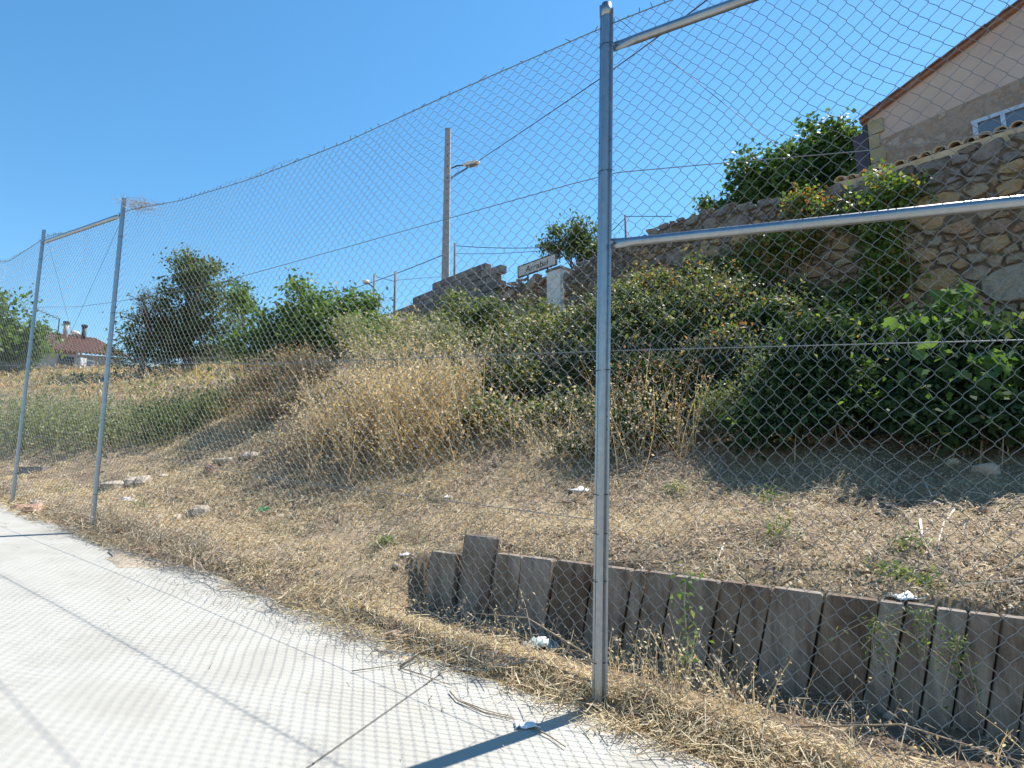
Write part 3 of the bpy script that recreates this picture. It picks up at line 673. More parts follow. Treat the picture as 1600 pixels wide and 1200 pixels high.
# gate pillar, rubble stub, block wall along the same line
def wallz(px, py): return hit(px, py)
s0, z0 = hit(860, 428); s1, z1 = hit(884, 470); gs = hit(884, 450)[0]; 
pil = thing('gate_pillar', wp((s0+gs)/2, 0, z1-.8), 'pale limewashed gate pillar beside the end of the stone wall', 'pillar')
def wbox(sa, sb_, oa, ob, za, zb2_): 
    m_ = MB(); m_.box(wp((sa+sb_)/2, (oa+ob)/2, (za+zb2_)/2), np.array([*(WD*abs(sa-sb_)/2), 0]), np.array([*(WN*abs(oa-ob)/2), 0]), [0, 0, abs(za-zb2_)/2]); return m_
m_ = wbox(s0, gs+.05, .12, -.35, z1-1.4, z0); part('shaft', pil, m_.verts(), m_.F, 'pillar')
m_ = wbox(s0+.02, gs+.03, .14, -.37, z0+.003, z0+.06); part('cap', pil, m_.verts(), m_.F, 'block')
sA, zA = hit(862, 440); sB, zB = hit(783, 445)
rub = thing('rubble_wall', wp((sA+sB)/2, 0, zB-1), 'crumbling reddish rubble wall below the name board', 'wall')
rt = lambda s: float(np.interp(s, [sA, (2*sA+sB)/3, (sA+2*sB)/3, sB], [hit(862, 440)[1], hit(835, 434)[1], hit(812, 437)[1], hit(790, 448)[1]]))
m_ = wbox(sA, sB, -.04, -.45, zB-1.8, zB-.15); part('wall_core', rub, m_.verts(), m_.F, 'mortar')
stones(rub, sA, sB, lambda s: zB-.9, rt, lambda s, z: .15, lambda s, z: 'rubble' if rng.random() < .7 else 'stone_dark', -.05, tries=1500, depth=.07)
# block wall: stepped, broken top
bw = thing('block_wall', wp(hit(700, 480)[0], 0, 4.3), 'broken grey concrete block wall with stepped top below the lamp pole', 'wall')
prof = [(612,492),(655,462),(660,452),(678,452),(679,436),(700,427),(704,428),(727,416),(740,417),(741,422),(762,412),(770,413),(771,420),(782,420)]
ps = sorted([hit(*q) for q in prof]); bsx = [q[0] for q in ps]; bzx = [q[1] for q in ps]
smin, smax = bsx[0], bsx[-1]; bz0 = min(bzx)-1.5; bh = .20; bl = .40; row = 0
m_ = wbox(smin+.05, smax-.3, -.06, -.2, bz0, min(bzx)-.1); part('wall_core', bw, m_.verts(), m_.F, 'mortar')
mx = max(bzx); bm = None
z = bz0
while z < mx+.02:
    s = smin-(bl/2 if row % 2 else 0)
    while s < smax:
        sm = s+bl/2
        if smin < sm < smax and z+bh*.55 < np.interp(sm, bsx, bzx):
            m_ = MB(); c = wp(sm, -.1+rng.normal()*.007, z+bh/2); hx, hy, hz = bl/2-.009, .10, bh/2-.009
            ax, ay = np.array([*WD, 0])*hx, np.array([*WN, 0])*hy; az = np.array([0, 0, hz])+np.array([*WD, 0])*rng.normal()*.003; m_.box(c, ax, ay, az)
            part('block', bw, m_.verts(), m_.F, 'block')
        s += bl
    z += bh; row += 1
# name board
n0, nz0 = hit(811, 428, -.3); n1, nz1 = hit(869, 418, -.3); zt0 = hit(811, 413, -.3)[1]
sg = thing('name_board', wp((n0+n1)/2, -.3, min(nz0, nz1)-.8), 'grey name board reading Arrabal on two thin legs above the rubble wall', 'sign')
zlo = (nz0+nz1)/2; hgt = abs(zt0-nz0)
def sbox(sa, sb_, za, zb2_, oa, ob, nm, mt, under=None):
    m_ = wbox(sa, sb_, oa, ob, za, zb2_); return part(nm, sg, m_.verts(), m_.F, mt, under=under)
sa_, sb_ = max(n0, n1), min(n0, n1)
pan = sbox(sa_, sb_, zlo, zlo+hgt, -.28, -.31, 'panel', 'sign')
for a, b, c, d in ((sa_+.02, sb_-.02, zlo+hgt, zlo+hgt+.025), (sa_+.02, sb_-.02, zlo-.025, zlo), (sa_, sa_+.025, zlo, zlo+hgt), (sb_-.025, sb_, zlo, zlo+hgt)): sbox(a, b, c, d, -.272, -.318, 'frame', 'darkmetal')
for q in (.25, .78): ss_ = sa_+(sb_-sa_)*q; sbox(ss_+.018, ss_-.018, zlo-.9, zlo-.026, -.285, -.315, 'leg', 'darkmetal')
cu = bpy.data.curves.new('letters', 'FONT'); cu.body = 'Arrabal'; cu.align_x = 'CENTER'; cu.size = 1; cu.extrude = .01; cu.shear = .15
to = bpy.data.objects.new('tmp', cu); COL.objects.link(to); bpy.context.view_layer.update()
tm = bpy.data.meshes.new_from_object(to.evaluated_get(bpy.context.evaluated_depsgraph_get())); bpy.data.objects.remove(to)
tv = np.empty(len(tm.vertices)*3, np.float32); tm.vertices.foreach_get('co', tv); tv = tv.reshape(-1, 3); tf = [tuple(p.vertices) for p in tm.polygons]
kx = (sa_-sb_)*.62/np.ptp(tv[:, 0]); kz = hgt*.62/.72
V = np.array([wp((sa_+sb_)/2-a*kx, -.279+c*.2+.004, zlo+hgt*.2+b*kz) for a, b, c in tv]); part('letters', sg, V, tf, 'darkmetal', under=pan)

# ------------------------------------------------------------------ poles, lamps, cables
def pole(name, px, ytop, ybot, d, wpx, mat, label, group=None, square=False):
    tp_, bt = P(px, ytop, d), P(px, ybot, d); bt = np.array([tp_[0], tp_[1], min(bt[2], TP(tp_[0], tp_[1])[2]-.2)])
    root = thing(name, bt, label, 'pole', group); r = wpx/2000*d
    if square:
        V = []; 
        for z, k in ((bt[2], 1.25), (tp_[2], .8)):
            V += [(tp_[0]+a*r*k, tp_[1]+b*r*1.2*k, z) for a, b in ((-1,-1), (1,-1), (1,1), (-1,1))]
        po_ = part('shaft', root, V, [(0,1,5,4), (1,2,6,5), (2,3,7,6), (3,0,4,7), (4,5,6,7)], mat)
        for z in np.arange(tp_[2]-8, tp_[2]-.3, .55):
            k = .8+.45*(tp_[2]-z)/(tp_[2]-bt[2]); c = np.array([tp_[0]+r*k*.15, tp_[1]-r*1.2*k-.002, z]); m_ = MB().box(c, [.02, 0, 0], [0, .004, 0], [0, 0, .035]); part('step_hole', root, m_.verts(), m_.F, 'darkmetal', under=po_)
    else:
        V, F = tube([bt, tp_], [r*1.15, r*.85], 8); part('shaft', root, V, F, mat, True)
    return root, tp_
def lamp_head(root, a, b, r, under=None):
    a, b = np.array(a), np.array(b); t = np.linspace(0, 1, 7)[:, None]; pts = a+(b-a)*t
    V, F = tube(pts, np.array([.35, .8, 1, 1.05, 1, .8, .35])*r, 10); c = pts.mean(0); V[:, 2] = c[2]+(V[:, 2]-c[2])*.62
    h_ = part('lamp_head', root, V, F, 'lamp', True)
    V2 = np.array(V); V2 = c+(V2-c)*np.array([.8, .8, .7]); V2[:, 2] -= r*.35; part('lens', root, V2, F, 'glass', True, h_)
D1 = 30
lp, ltop = pole('street_lamp', 700, 202, 440, D1, 10, 'pole', 'tall concrete utility pole carrying a street lamp on a short arm', square=True); lp['category'] = 'street lamp'
pa, pb = P(705, 263, D1), P(726, 258, D1); V, F = tube([pa, P(714, 259, D1), pb], .035, 6); part('arm', lp, V, F, 'darkmetal', True)
V, F = tube([P(704, 278, D1), P(716, 270, D1), P(730, 262, D1)], .02, 6); part('arm_strut', lp, V, F, 'darkmetal', True)
lamp_head(lp, P(725, 258, D1), P(749, 254, D1-.4), .20)
for (px, yt, yb, d, wd, mt, lab) in ((711,380,440,27,4,'polewood','thin wooden pole standing right beside the concrete lamp pole'), (618,424,480,26,4,'polewood','thin dark wooden pole between the lamp poles over the broken block wall'),
        (977,336,372,16.5,4,'polewood','short rusty post sticking up behind the stone wall crest')):
    pole('utility_pole', px, yt, yb, d, wd, mt, lab)
l2, t2 = pole('street_lamp', 585, 428, 490, 38, 3.5, 'polewood', 'distant thin pole with a small white street lamp left of the block wall'); l2['category'] = 'street lamp'
V, F = tube([P(585, 450, 38), P(576, 443, 38)], .04, 5); part('arm', l2, V, F, 'darkmetal'); lamp_head(l2, P(577, 443, 38), P(567, 438, 38), .2)
l3, t3 = pole('street_lamp', 130, 520, 560, 45, 2.5, 'polewood', 'far street lamp head rising over the tiled roof ridge'); l3['category'] = 'street lamp'
lamp_head(l3, P(111, 518, 45), P(124, 523, 45), .26); V, F = tube([P(123, 523, 45), P(130, 527, 45)], .05, 5); part('arm', l3, V, F, 'darkmetal')
def cable(pts, r, label, sag=.0):
    q = [np.array(p) for p in pts]; out = []
    for a, b in zip(q[:-1], q[1:]):
        for t in np.linspace(0, 1, 14)[:-1]: out.append(a*(1-t)+b*t-np.array([0, 0, sag*4*t*(1-t)]))
    out.append(q[-1]); V, F = tube(out, r, 5); solo('cable', V, F, 'cable', label, 'cable', smooth=True)
cable([P(704, 280, 30), P(936, 124, 19), P(1110, -4, 13), P(1400, -220, 9)], .016, 'black overhead cable rising from the lamp pole towards the house roof', .02)
cable([P(698, 396, 30), P(532, 457, 48), P(380, 505, 80)], .022, 'overhead cable running from the concrete pole down to the distant lamps', .1)
cable([P(712, 384, 27), P(845, 387, 22), P(890, 384, 20)], .014, 'upper cable from the thin pole into the small tree by the name board', .05)
cable([P(712, 396, 27), P(845, 392, 22), P(890, 388, 20)], .010, 'lower cable from the thin pole into the small tree by the name board', .05)
cable([P(978, 338, 16.5), P(1050, 338, 14.5)], .010, 'short cable from the rusty post to the stone wall crest')
cable([P(978, 340, 16.5), P(955, 362, 17)], .010, 'short drooping cable on the rusty post near the small tree')
cable([P(618, 438, 26), P(690, 432, 28)], .010, 'cable between the dark wooden pole and the lamp pole')
cable([P(586, 432, 38), P(618, 440, 26)], .014, 'cable between the distant lamp and the dark wooden pole')

# ------------------------------------------------------------------ far house on the left
HD = 33.
fr, fl_ = P(60, 574, HD), P(190, 574, HD+4)
ex = (fl_-fr); ex[2] = 0; Lh = np.linalg.norm(ex); ex /= Lh; ey = np.array([-ex[1], ex[0], 0])
fh = thing('cottage', fr, 'small distant cottage with a red clay tile roof beyond the field', 'house')
z_e = P(62, 547, HD)[2]; z_e2 = P(190, 557, HD+4)[2]; zr = P(60, 520, HD+3)[2]; zr2 = P(190, 536, HD+7)[2]
def fp(a, b, z): return np.array([*(fr+ex*a+ey*b)[:2], z])
base_z = min(fr[2], fl_[2])-1.5
m_ = MB().add([fp(0,0,base_z), fp(Lh,0,base_z), fp(Lh,0,z_e2-.05), fp(0,0,z_e-.05), fp(0,6,base_z), fp(Lh,6,base_z), fp(Lh,6,z_e2-.05), fp(0,6,z_e-.05)], [(0,1,2,3), (4,7,6,5), (0,3,7,4), (1,5,6,2), (3,2,6,7)]); part('wall', fh, m_.verts(), m_.F, 'greywall')
nc = 20; V = []; F = []; kk = 8*nc+1
for i in range(kk):
    a = -.3+(Lh+.6)*i/(kk-1); f = i/(kk-1); bumpz = .07*math.sin(i*math.pi/4)
    V += [fp(a, -.35, z_e+(z_e2-z_e)*f+bumpz), fp(a, 3, zr+(zr2-zr)*f+bumpz), fp(a, 6.35, z_e+(z_e2-z_e)*f+bumpz)]
for i in range(kk-1): F += [(3*i, 3*i+3, 3*i+4, 3*i+1), (3*i+1, 3*i+4, 3*i+5, 3*i+2)]
ro = part('roof', fh, V, F, 'tile', True); ro['label'] = 'ribbed red clay tile roof'
for a, yt, rr, mt in ((Lh*.57, 508, .13, 'greywall'), (Lh*.80, 507, .12, 'darkmetal')):
    f = a/Lh; zb_c = zr+(zr2-zr)*f; V, F = tube([fp(a, 2.4, zb_c-.5), fp(a, 2.4, P(130, yt, HD+4)[2])], rr, 8); ch = part('chimney', fh, V, F, mt, True)
    V, F = tube([fp(a, 2.4, P(130, yt, HD+4)[2]+.003), fp(a, 2.4, P(130, yt, HD+4)[2]+.12)], rr*1.4, 8); part('chimney_cap', fh, V, F, 'darkmetal', under=ch)
a = Lh*.50; zt = P(128, 502, HD+4)[2]; V, F = tube([fp(a, 2.6, zt-1.6), fp(a, 2.6, zt)], .03, 5); an = part('antenna', fh, V, F, 'darkmetal')
m_ = MB(); m_.tube([fp(a-1.3, 2.6, zt+.30), fp(a+.05, 2.6, zt)], .022, 5)
for q in np.linspace(.05, .95, 7): c = fp(a-1.3+1.3*q, 2.6, zt+.30*(1-q)); m_.tube([c-ey*.25, c+ey*.25], .012, 4)
part('boom', fh, m_.verts(), m_.F, 'darkmetal', under=an)
wz = P(126, 570, HD+1)[2]
wi = part('window', fh, *(lambda b: (b.verts(), b.F))(MB().box(fp(Lh*.52, -.03, wz+.2), ex*.42, ey*.03, [0, 0, .24])), 'glass')
for dx_, hx in ((-.45, .05), (.45, .05)): part('window_frame', fh, *(lambda b: (b.verts(), b.F))(MB().box(fp(Lh*.52+dx_, -.06, wz+.2), ex*hx, ey*.05, [0, 0, .30])), 'white', under=wi)
for dz_ in (-.26, .26): part('window_frame', fh, *(lambda b: (b.verts(), b.F))(MB().box(fp(Lh*.52, -.065, wz+.2+dz_), ex*.398, ey*.045, [0, 0, .035])), 'white', under=wi)
part('door', fh, *(lambda b: (b.verts(), b.F))(MB().box(fp(Lh*.30, -.03, wz-.05), ex*.38, ey*.03, [0, 0, .55])), 'darkmetal')
part('buttress', fh, *(lambda b: (b.verts(), b.F))(MB().box(fp(Lh*.42, -.35, wz-.1), ex*.16, ey*.3, [0, 0, .55])), 'white')
# low mud wall / shed roof glimpsed behind the big tree
q = P(345, 560, 30); m_ = MB().add([q+np.array(v) for v in ((-1.6,0,-2), (1.6,0,-2), (1.6,0,.35), (-1.0,0,.75), (-1.6,0,.2), (-1.6,2.5,-2), (1.6,2.5,-2), (1.6,2.5,.35), (-1.0,2.5,.75), (-1.6,2.5,.2))], [(0,1,2,3,4), (5,9,8,7,6), (4,3,8,9), (3,2,7,8), (1,6,7,2), (0,4,9,5)])
solo('adobe_shed', m_.verts(), m_.F, 'rubble', 'low tan adobe shed between the big tree and the leafy bushes', 'shed')

# ------------------------------------------------------------------ trees and shrubs
def B(px, py, d, rx, ry=None, rz=None):                            # an ellipsoid of foliage seen at a picture point
    p = P(px, py, d); return (*p, rx, ry or rx, rz or rx)
def foot(px, py, d): p = P(px, py, d); return TP(p[0], p[1])
tree('fig_tree', foot(1280, 300, 13.5), [B(1285,250,13.5,.62,.8,.62), B(1235,272,13.3,.7,.8,.55), B(1180,290,13.2,.55,.7,.42), B(1310,262,13.6,.35,.5,.42), B(1160,262,13.2,.22,.3,.25), B(1300,225,13.5,.3,.4,.25), B(1240,310,13.2,1.2,.6,.35)], 13000, .115, 'fig', 'dark leafy fig tree behind the stone wall beside the house', .12, .85, spread=.15)
tree('shrub', foot(1100, 330, 13.5), [B(1105,322,13.3,.25,.3,.2), B(1130,328,13.2,.25,.3,.12)], 700, .09, 'fig', 'small leafy sprigs poking over the stone wall crest', .02, .7, spread=.08, limbs=6, cat='shrub')
tree('small_tree', foot(905, 470, 17), [B(888,372,17,.55,.5,.42), B(925,380,17,.5,.5,.45), B(862,388,17,.3,.3,.25), B(905,398,16.8,.5,.4,.25), B(945,400,17,.5,.4,.35), B(872,352,17,.14,.14,.14), B(925,350,17,.14,.14,.16)], 4600, .105, 'olive', 'small grey green tree leaning over the name board behind the wall', .07, .5, spread=.13)
tree('elm_tree', foot(292, 580, 24), [B(305,425,24,1.1,1.1,.8), B(335,455,24,1.2,1.1,.9), B(280,465,24,1.2,1.1,.9), B(345,500,24,1.3,1.1,.9), B(300,515,24,1.5,1.2,1.0), B(250,520,24,1.3,1.2,.9), B(215,550,24,1.2,1.0,.6), B(297,408,24,.6,.5,.4), B(340,545,24,1.2,1,.5), B(260,555,24,1.2,1,.5)], 17000, .13, 'olive', 'tall grey green tree with a dense crown rising from the field', .22, .55, spread=.2, limbs=40, clumps=330)
bt = thing('bare_tree', foot(222, 580, 23.2), 'half bare tree with thin grey twigs against the sky', 'tree'); mbb = MB(); tipz = []
def branch(p, d, L, r_, lev):
    k = 5; q = [p]
    for i in range(k): d = unit(d+rng.normal(size=3)*.16+np.array([0, 0, .05])); q.append(q[-1]+d*L/k)
    mbb.tube(q, np.linspace(r_, r_*.6, k+1), 5 if lev < 2 else 3, False)
    if lev == 4: tipz.append(q[-1]); return
    for i in range(4 if lev else 5):
        nd = unit(d+rng.normal(size=3)*.62+np.array([0, 0, .12])); branch(q[rng.integers(2, k+1)], nd, L*rng.uniform(.55, .8), r_*.5, lev+1)
b0_ = ROOTLOC[bt.name]; branch(b0_-np.array([0, 0, .1]), np.array([-.1, 0, 1.]), 1.6, .12, 0)
part('trunk', bt, mbb.verts(), mbb.F, 'bark', True); tipz = np.array(tipz)
V, F = leaves(np.repeat(tipz[rng.random(len(tipz)) < .5], 4, 0)+rng.normal(size=(4*1, 3))[0]*0+0, .10, .5) if False else leaves(tipz[rng.random(len(tipz)) < .6]+0, .14, .5); part('crown', bt, V, F, 'olive')
tree('small_tree', foot(385, 540, 22), [B(378,462,22,.45,.4,.35), B(368,485,22,.4,.4,.3), B(385,475,22,.25,.3,.3)], 1100, .13, 'walnut', 'slim young tree with sparse crown right of the tall tree', .05, .55, spread=.14, limbs=10)
tree('broadleaf_tree', foot(20, 585, 27), [B(25,520,27,1.2,1.3,1.2), B(-10,505,27,1.5,1.4,1.3), B(45,545,27,.7,.9,.9), B(0,560,27,1.6,1.4,.9)], 6500, .2, 'walnut', 'rounded light green tree next to the distant cottage', .2, .6, spread=.25)
bush('walnut_bush', [B(470,490,14.5,1.0,.9,.55), B(520,500,14,1.2,.9,.65), B(430,525,14.5,.9,.8,.7), B(560,490,14.5,.6,.7,.4), B(490,540,13.8,1.3,.8,.6), B(400,545,14.5,.6,.7,.6), B(470,460,14.5,.3,.3,.22), B(575,520,13.5,.7,.6,.4)], 13000, .11, 'walnut', 'large bright green leafy bush crowning the bank left of the block wall', spread=.17, nst=30, stem_r=.02, stem_mat='bark')
bush('sage_bush', [B(560,520,11.6,.5,.5,.3), B(620,520,11.8,.6,.5,.35), B(680,530,11.8,.5,.5,.35), B(600,550,11.2,.8,.5,.35)], 6500, .06, 'sage', 'pale grey green weedy bush on top of the dry mound', spread=.13, aspect=.45, extra=('straw', .2, .06))
bush('rusty_weeds', [B(440,590,11.2,.7,.5,.35), B(400,620,11.2,.55,.5,.3), B(480,570,11.2,.5,.5,.35), B(440,640,10.6,.7,.5,.28)], 6500, .055, 'rust', 'rusty brown withered weeds on the slope left of the golden grass', cat='weeds', spread=.12, aspect=.35, nst=60, stem_r=.004, extra=('sage', .3, .06))
bush('bramble_bush', [B(735,500,13,.6,.6,.4), B(770,510,13,.6,.5,.4), B(720,530,12.6,.6,.5,.35), B(830,500,13,.9,.6,.3), B(710,480,13.5,.25,.25,.35)], 6500, .085, 'bramble', 'light green bramble growing against the foot of the broken block wall', spread=.13, extra=('sage', .3, .055))
bush('bramble_bush', [B(800,560,10.2,.7,.6,.45), B(850,520,10.6,.7,.6,.4), B(890,560,10,.6,.6,.5), B(770,600,9.6,.5,.5,.35), B(840,600,9.4,.7,.5,.35), B(900,510,10.6,.5,.5,.35)], 13000, .07, 'bramble', 'big dense green bramble just left of the leaning fence post', spread=.13, nst=90, extra=('straw', .18, .05), shell=.35, sprays=110)
bush('bramble_bush', [B(790,655,8.4,.45,.4,.25), B(850,660,8.2,.45,.4,.25), B(900,640,8.2,.4,.4,.3), B(750,640,8.8,.35,.4,.25)], 6500, .055, 'bramble', 'low dark bramble skirt on the slope beside the golden grass', spread=.10, extra=('straw', .12, .06))
bush('bramble_bush', [B(1000,500,9.6,.55,.5,.45), B(1060,490,9.5,.55,.5,.42), B(1030,540,9,.6,.5,.4), B(970,470,10.2,.4,.4,.3), B(1110,510,9.2,.5,.5,.4)], 12000, .066, 'bramble', 'tangled green bramble climbing towards the wall right of the leaning post', spread=.11, extra=('sage', .35, .05))
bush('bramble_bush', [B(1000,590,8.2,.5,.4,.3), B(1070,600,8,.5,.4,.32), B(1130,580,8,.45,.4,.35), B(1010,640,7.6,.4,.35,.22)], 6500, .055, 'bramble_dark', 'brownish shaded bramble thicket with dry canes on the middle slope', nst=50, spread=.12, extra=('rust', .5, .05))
bush('weed_clump', [B(1195,590,7.0,.16,.18,.30), B(1215,630,6.7,.2,.2,.34), B(1150,640,6.9,.26,.2,.28), B(1180,665,6.4,.18,.18,.24), B(1110,640,7.1,.25,.2,.25)], 3600, .045, 'bramble', 'upright weedy brush in front of the shaded thicket', cat='weeds', spread=.11, aspect=.4, nst=60, stem_r=.0035, extra=('sage', .5, .045), shell=.3)
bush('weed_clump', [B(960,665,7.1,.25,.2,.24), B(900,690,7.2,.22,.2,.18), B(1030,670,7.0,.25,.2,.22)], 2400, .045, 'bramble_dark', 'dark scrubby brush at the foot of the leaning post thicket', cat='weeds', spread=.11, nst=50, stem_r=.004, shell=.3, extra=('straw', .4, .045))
bush('bramble_bush', [B(1150,470,9.2,.5,.4,.35), B(1090,450,9.8,.5,.4,.32), B(1200,500,8.6,.45,.4,.38), B(1020,450,10.2,.5,.4,.3), B(1160,540,8.1,.4,.35,.3)], 9000, .062, 'bramble', 'ragged bramble with orange dead leaves filling the bank below the wall crest', nst=60, spread=.15, extra=('orange', .14, .055), shell=.3, sprays=110)
bush('bramble_bush', [B(935,560,9.2,.4,.4,.4), B(945,500,10,.4,.4,.35), B(700,560,11,.5,.4,.35), B(690,600,10,.4,.4,.3)], 5000, .06, 'bramble', 'scruffy bramble filling the gaps around the big dense bramble', nst=50, spread=.15, extra=('straw', .2, .05), shell=.3, sprays=90)
# creeper on the stone wall face
def creeper(name, blobs, n, size, mat, label, extra=None, lob=False, spread=.12):
    bl = np.array([(*wp(s_, off_, z_), rs, rs, rz_) for s_, z_, off_, rs, rz_ in blobs]); c = bl[:, :3].mean(0); root = thing(name, TP(c[0], c[1]), label, 'creeper')
    pts, cc = blob_points(bl, n, max(14, n//60), spread); d = (pts[:, :2]-WA)@WN; pts[:, :2] += WN[None]*np.maximum(.10-d, 0)[:, None]; pts = ground_clip(pts)
    V, F = lobed(pts, size) if lob else leaves(pts, size, .75); part('foliage', root, V, F, mat)
    m_ = stems_to(root, cc, 22, .009, foot_spread=.25); part('stems', root, m_.verts(), m_.F, 'cane')
    if extra: k = int(n*extra[1]); V, F = leaves(pts[rng.choice(len(pts), k)], extra[2], .8); part('withered_foliage', root, V, F, extra[0])
def cb(px, py, r, rz=None, off=.2): s_, z_ = hit(px, py, off); return (s_, z_, off, r, rz or r)
creeper('wall_creeper', [cb(1390,310,.22,.28), cb(1370,360,.28,.35), cb(1385,420,.25,.35), cb(1350,460,.3,.3), cb(1340,330,.2,.25), cb(1420,300,.12,.15)], 5200, .075, 'ivy', 'leafy green creeper hanging down the stone wall face', ('orange', .05, .07))
creeper('wall_creeper', [cb(1290,335,.35,.2), cb(1250,320,.2,.2), cb(1230,390,.4,.3), cb(1190,380,.25,.25), cb(1160,420,.4,.3), cb(1200,440,.4,.25)], 5200, .062, 'ivy', 'thin withering creeper with orange leaves spreading over the wall crest', ('orange', .22, .07))
creeper('wall_creeper', [cb(1110,430,.5,.3), cb(1060,440,.4,.25), cb(1170,460,.5,.3), cb(1240,460,.4,.2,.4)], 5500, .065, 'bramble', 'dull bramble hanging along the lower stone wall with brown stems', ('rust', .25, .06))
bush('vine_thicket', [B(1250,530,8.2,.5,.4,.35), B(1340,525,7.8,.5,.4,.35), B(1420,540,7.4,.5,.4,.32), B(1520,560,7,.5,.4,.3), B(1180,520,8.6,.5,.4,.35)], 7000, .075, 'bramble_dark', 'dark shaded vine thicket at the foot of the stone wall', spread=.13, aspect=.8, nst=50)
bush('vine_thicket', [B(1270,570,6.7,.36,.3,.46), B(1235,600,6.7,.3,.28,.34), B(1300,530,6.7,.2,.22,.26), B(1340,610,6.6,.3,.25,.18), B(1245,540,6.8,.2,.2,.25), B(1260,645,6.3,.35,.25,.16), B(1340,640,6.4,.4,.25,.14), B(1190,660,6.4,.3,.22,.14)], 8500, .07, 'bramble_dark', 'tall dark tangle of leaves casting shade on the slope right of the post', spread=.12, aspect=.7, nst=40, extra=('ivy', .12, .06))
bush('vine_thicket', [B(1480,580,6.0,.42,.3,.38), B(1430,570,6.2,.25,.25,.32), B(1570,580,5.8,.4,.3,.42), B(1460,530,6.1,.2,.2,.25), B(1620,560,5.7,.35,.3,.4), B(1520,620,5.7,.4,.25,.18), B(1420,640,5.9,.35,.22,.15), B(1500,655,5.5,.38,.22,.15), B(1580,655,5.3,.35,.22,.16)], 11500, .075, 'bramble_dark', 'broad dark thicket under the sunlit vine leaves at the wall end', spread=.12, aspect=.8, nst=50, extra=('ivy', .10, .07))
def vine(blobs, n, size, label):
    bl = np.array(blobs, float); c = bl[:, :3].mean(0); root = thing('grape_vine', TP(c[0], c[1]), label, 'vine')
    pts, cc = blob_points(blobs, n, max(10, n//8), .09); V, F = lobed(pts, size); part('foliage', root, V, F, 'vine')
    m_ = stems_to(root, cc, 12, .007, foot_spread=.2); part('stems', root, m_.verts(), m_.F, 'cane')
vine([B(1470,490,6.1,.14,.16,.12), B(1440,512,6.1,.2,.2,.1), B(1500,520,5.9,.24,.2,.08), B(1470,548,5.7,.2,.15,.1), B(1490,468,6.2,.09,.08,.09)], 150, .12, 'sunlit broad leaved vine reaching up in front of the stone wall')
vine([B(1560,565,5.4,.16,.16,.1), B(1590,590,5.3,.16,.16,.1), B(1550,612,5.3,.13,.12,.08)], 80, .12, 'broad leaved vine shoots trailing over the shaded thicket edge')
vine([B(1340,560,7.5,.3,.2,.15), B(1420,580,7.2,.3,.2,.15), B(1280,590,7.3,.25,.2,.12), B(1310,500,8,.3,.2,.12)], 130, .10, 'scattered dull vine leaves inside the dark thicket')

# stalk plants
def stalks(name, spots, n, hmin, hmax, mat, label, cat='weeds', spread=.3, leafn=6, leafs=.03, lmat=None, wid=.005, leanf=.25, group=None, k=5):
    spots = np.array(spots, float); ci = rng.integers(0, len(spots), n); f = spots[ci][:, :2]+rng.normal(size=(n, 2))*spread
    z = T(f[:, 0], f[:, 1])-.02; f = np.c_[f, z]; hgt = rng.uniform(hmin, hmax, n)
    d = np.c_[rng.normal(size=(n, 2))*leanf, np.ones(n)]; d = unit(d); cur = np.c_[rng.normal(size=(n, 2))*leanf*1.2, np.full(n, -.1)]
    t = np.linspace(0, 1, k); C = f[:, None]+d[:, None]*(hgt[:, None]*t)[..., None]+cur[:, None]*(hgt[:, None]*t**2)[..., None]*.5
    wd = (wid*rng.uniform(.6, 1.4, n))[:, None]*(1-.7*t)[None]
    V, F = ribbons(C, wd, unit(np.c_[rng.normal(size=(n, 2)), np.zeros(n)]))
    c = spots[:, :2].mean(0); root = thing(name, TP(c[0], c[1]), label, cat, group); tag(part('stalks', root, V, F, mat), kind='stuff')
    if leafn:
        tt = rng.uniform(.25, 1., (n, leafn)); idx = np.minimum((tt*(k-1)).astype(int), k-2); fr_ = tt*(k-1)-idx
        ar = np.arange(n)[:, None]; Pn = C[ar, idx]*(1-fr_)[..., None]+C[ar, idx+1]*fr_[..., None]; Pn = Pn.reshape(-1, 3)+rng.normal(size=(n*leafn, 3))*leafs*.6
        V, F = leaves(Pn, leafs, .5); part('seed_heads', root, V, F, lmat or mat)
    return root
def sp(*pp): return [onray(*q) for q in pp]
stalks('golden_weeds', sp((560,690),(600,700),(640,710),(660,690),(620,670),(690,690)), 480, .45, 1.25, 'gold', 'tall golden dry weed stalks standing in the middle of the bank', spread=.36, leafn=16, leafs=.042, lmat='gold', wid=.009, leanf=.42)
stalks('golden_weeds', sp((520,690),(505,670),(540,660),(490,690)), 260, .25, .75, 'rust', 'shorter tawny dry weeds left of the tall golden stalks', spread=.38, leafn=14, leafs=.042, lmat='straw', wid=.009, leanf=.45)
stalks('golden_weeds', sp((640,640),(680,650),(700,640),(600,630),(560,620)), 420, .5, 1.2, 'straw', 'pale seedy dry weeds on the mound under the grey green bush', spread=.36, leafn=18, leafs=.042, lmat='straw', wid=.009, leanf=.4)
stalks('golden_weeds', sp((560,680),(620,690),(650,680),(680,670)), 110, .9, 1.6, 'straw', 'tallest pale stalks spiking above the golden weeds', spread=.42, leafn=12, leafs=.04, lmat='straw', wid=.009, leanf=.25)
stalks('golden_weeds', sp((490,735),(560,735),(530,725)), 260, .15, .4, 'straw_grey', 'low greyish dead weeds at the foot of the golden stalks', spread=.3, leafn=8, leafs=.025, lmat='straw_grey')
stalks('dry_cane_patch', sp((960,700),(1010,690),(1060,700),(990,720)), 130, .5, 1.1, 'gold', 'thin brown dry stalks standing right of the leaning fence post', spread=.22, leafn=9, leafs=.03, lmat='straw', wid=.007)
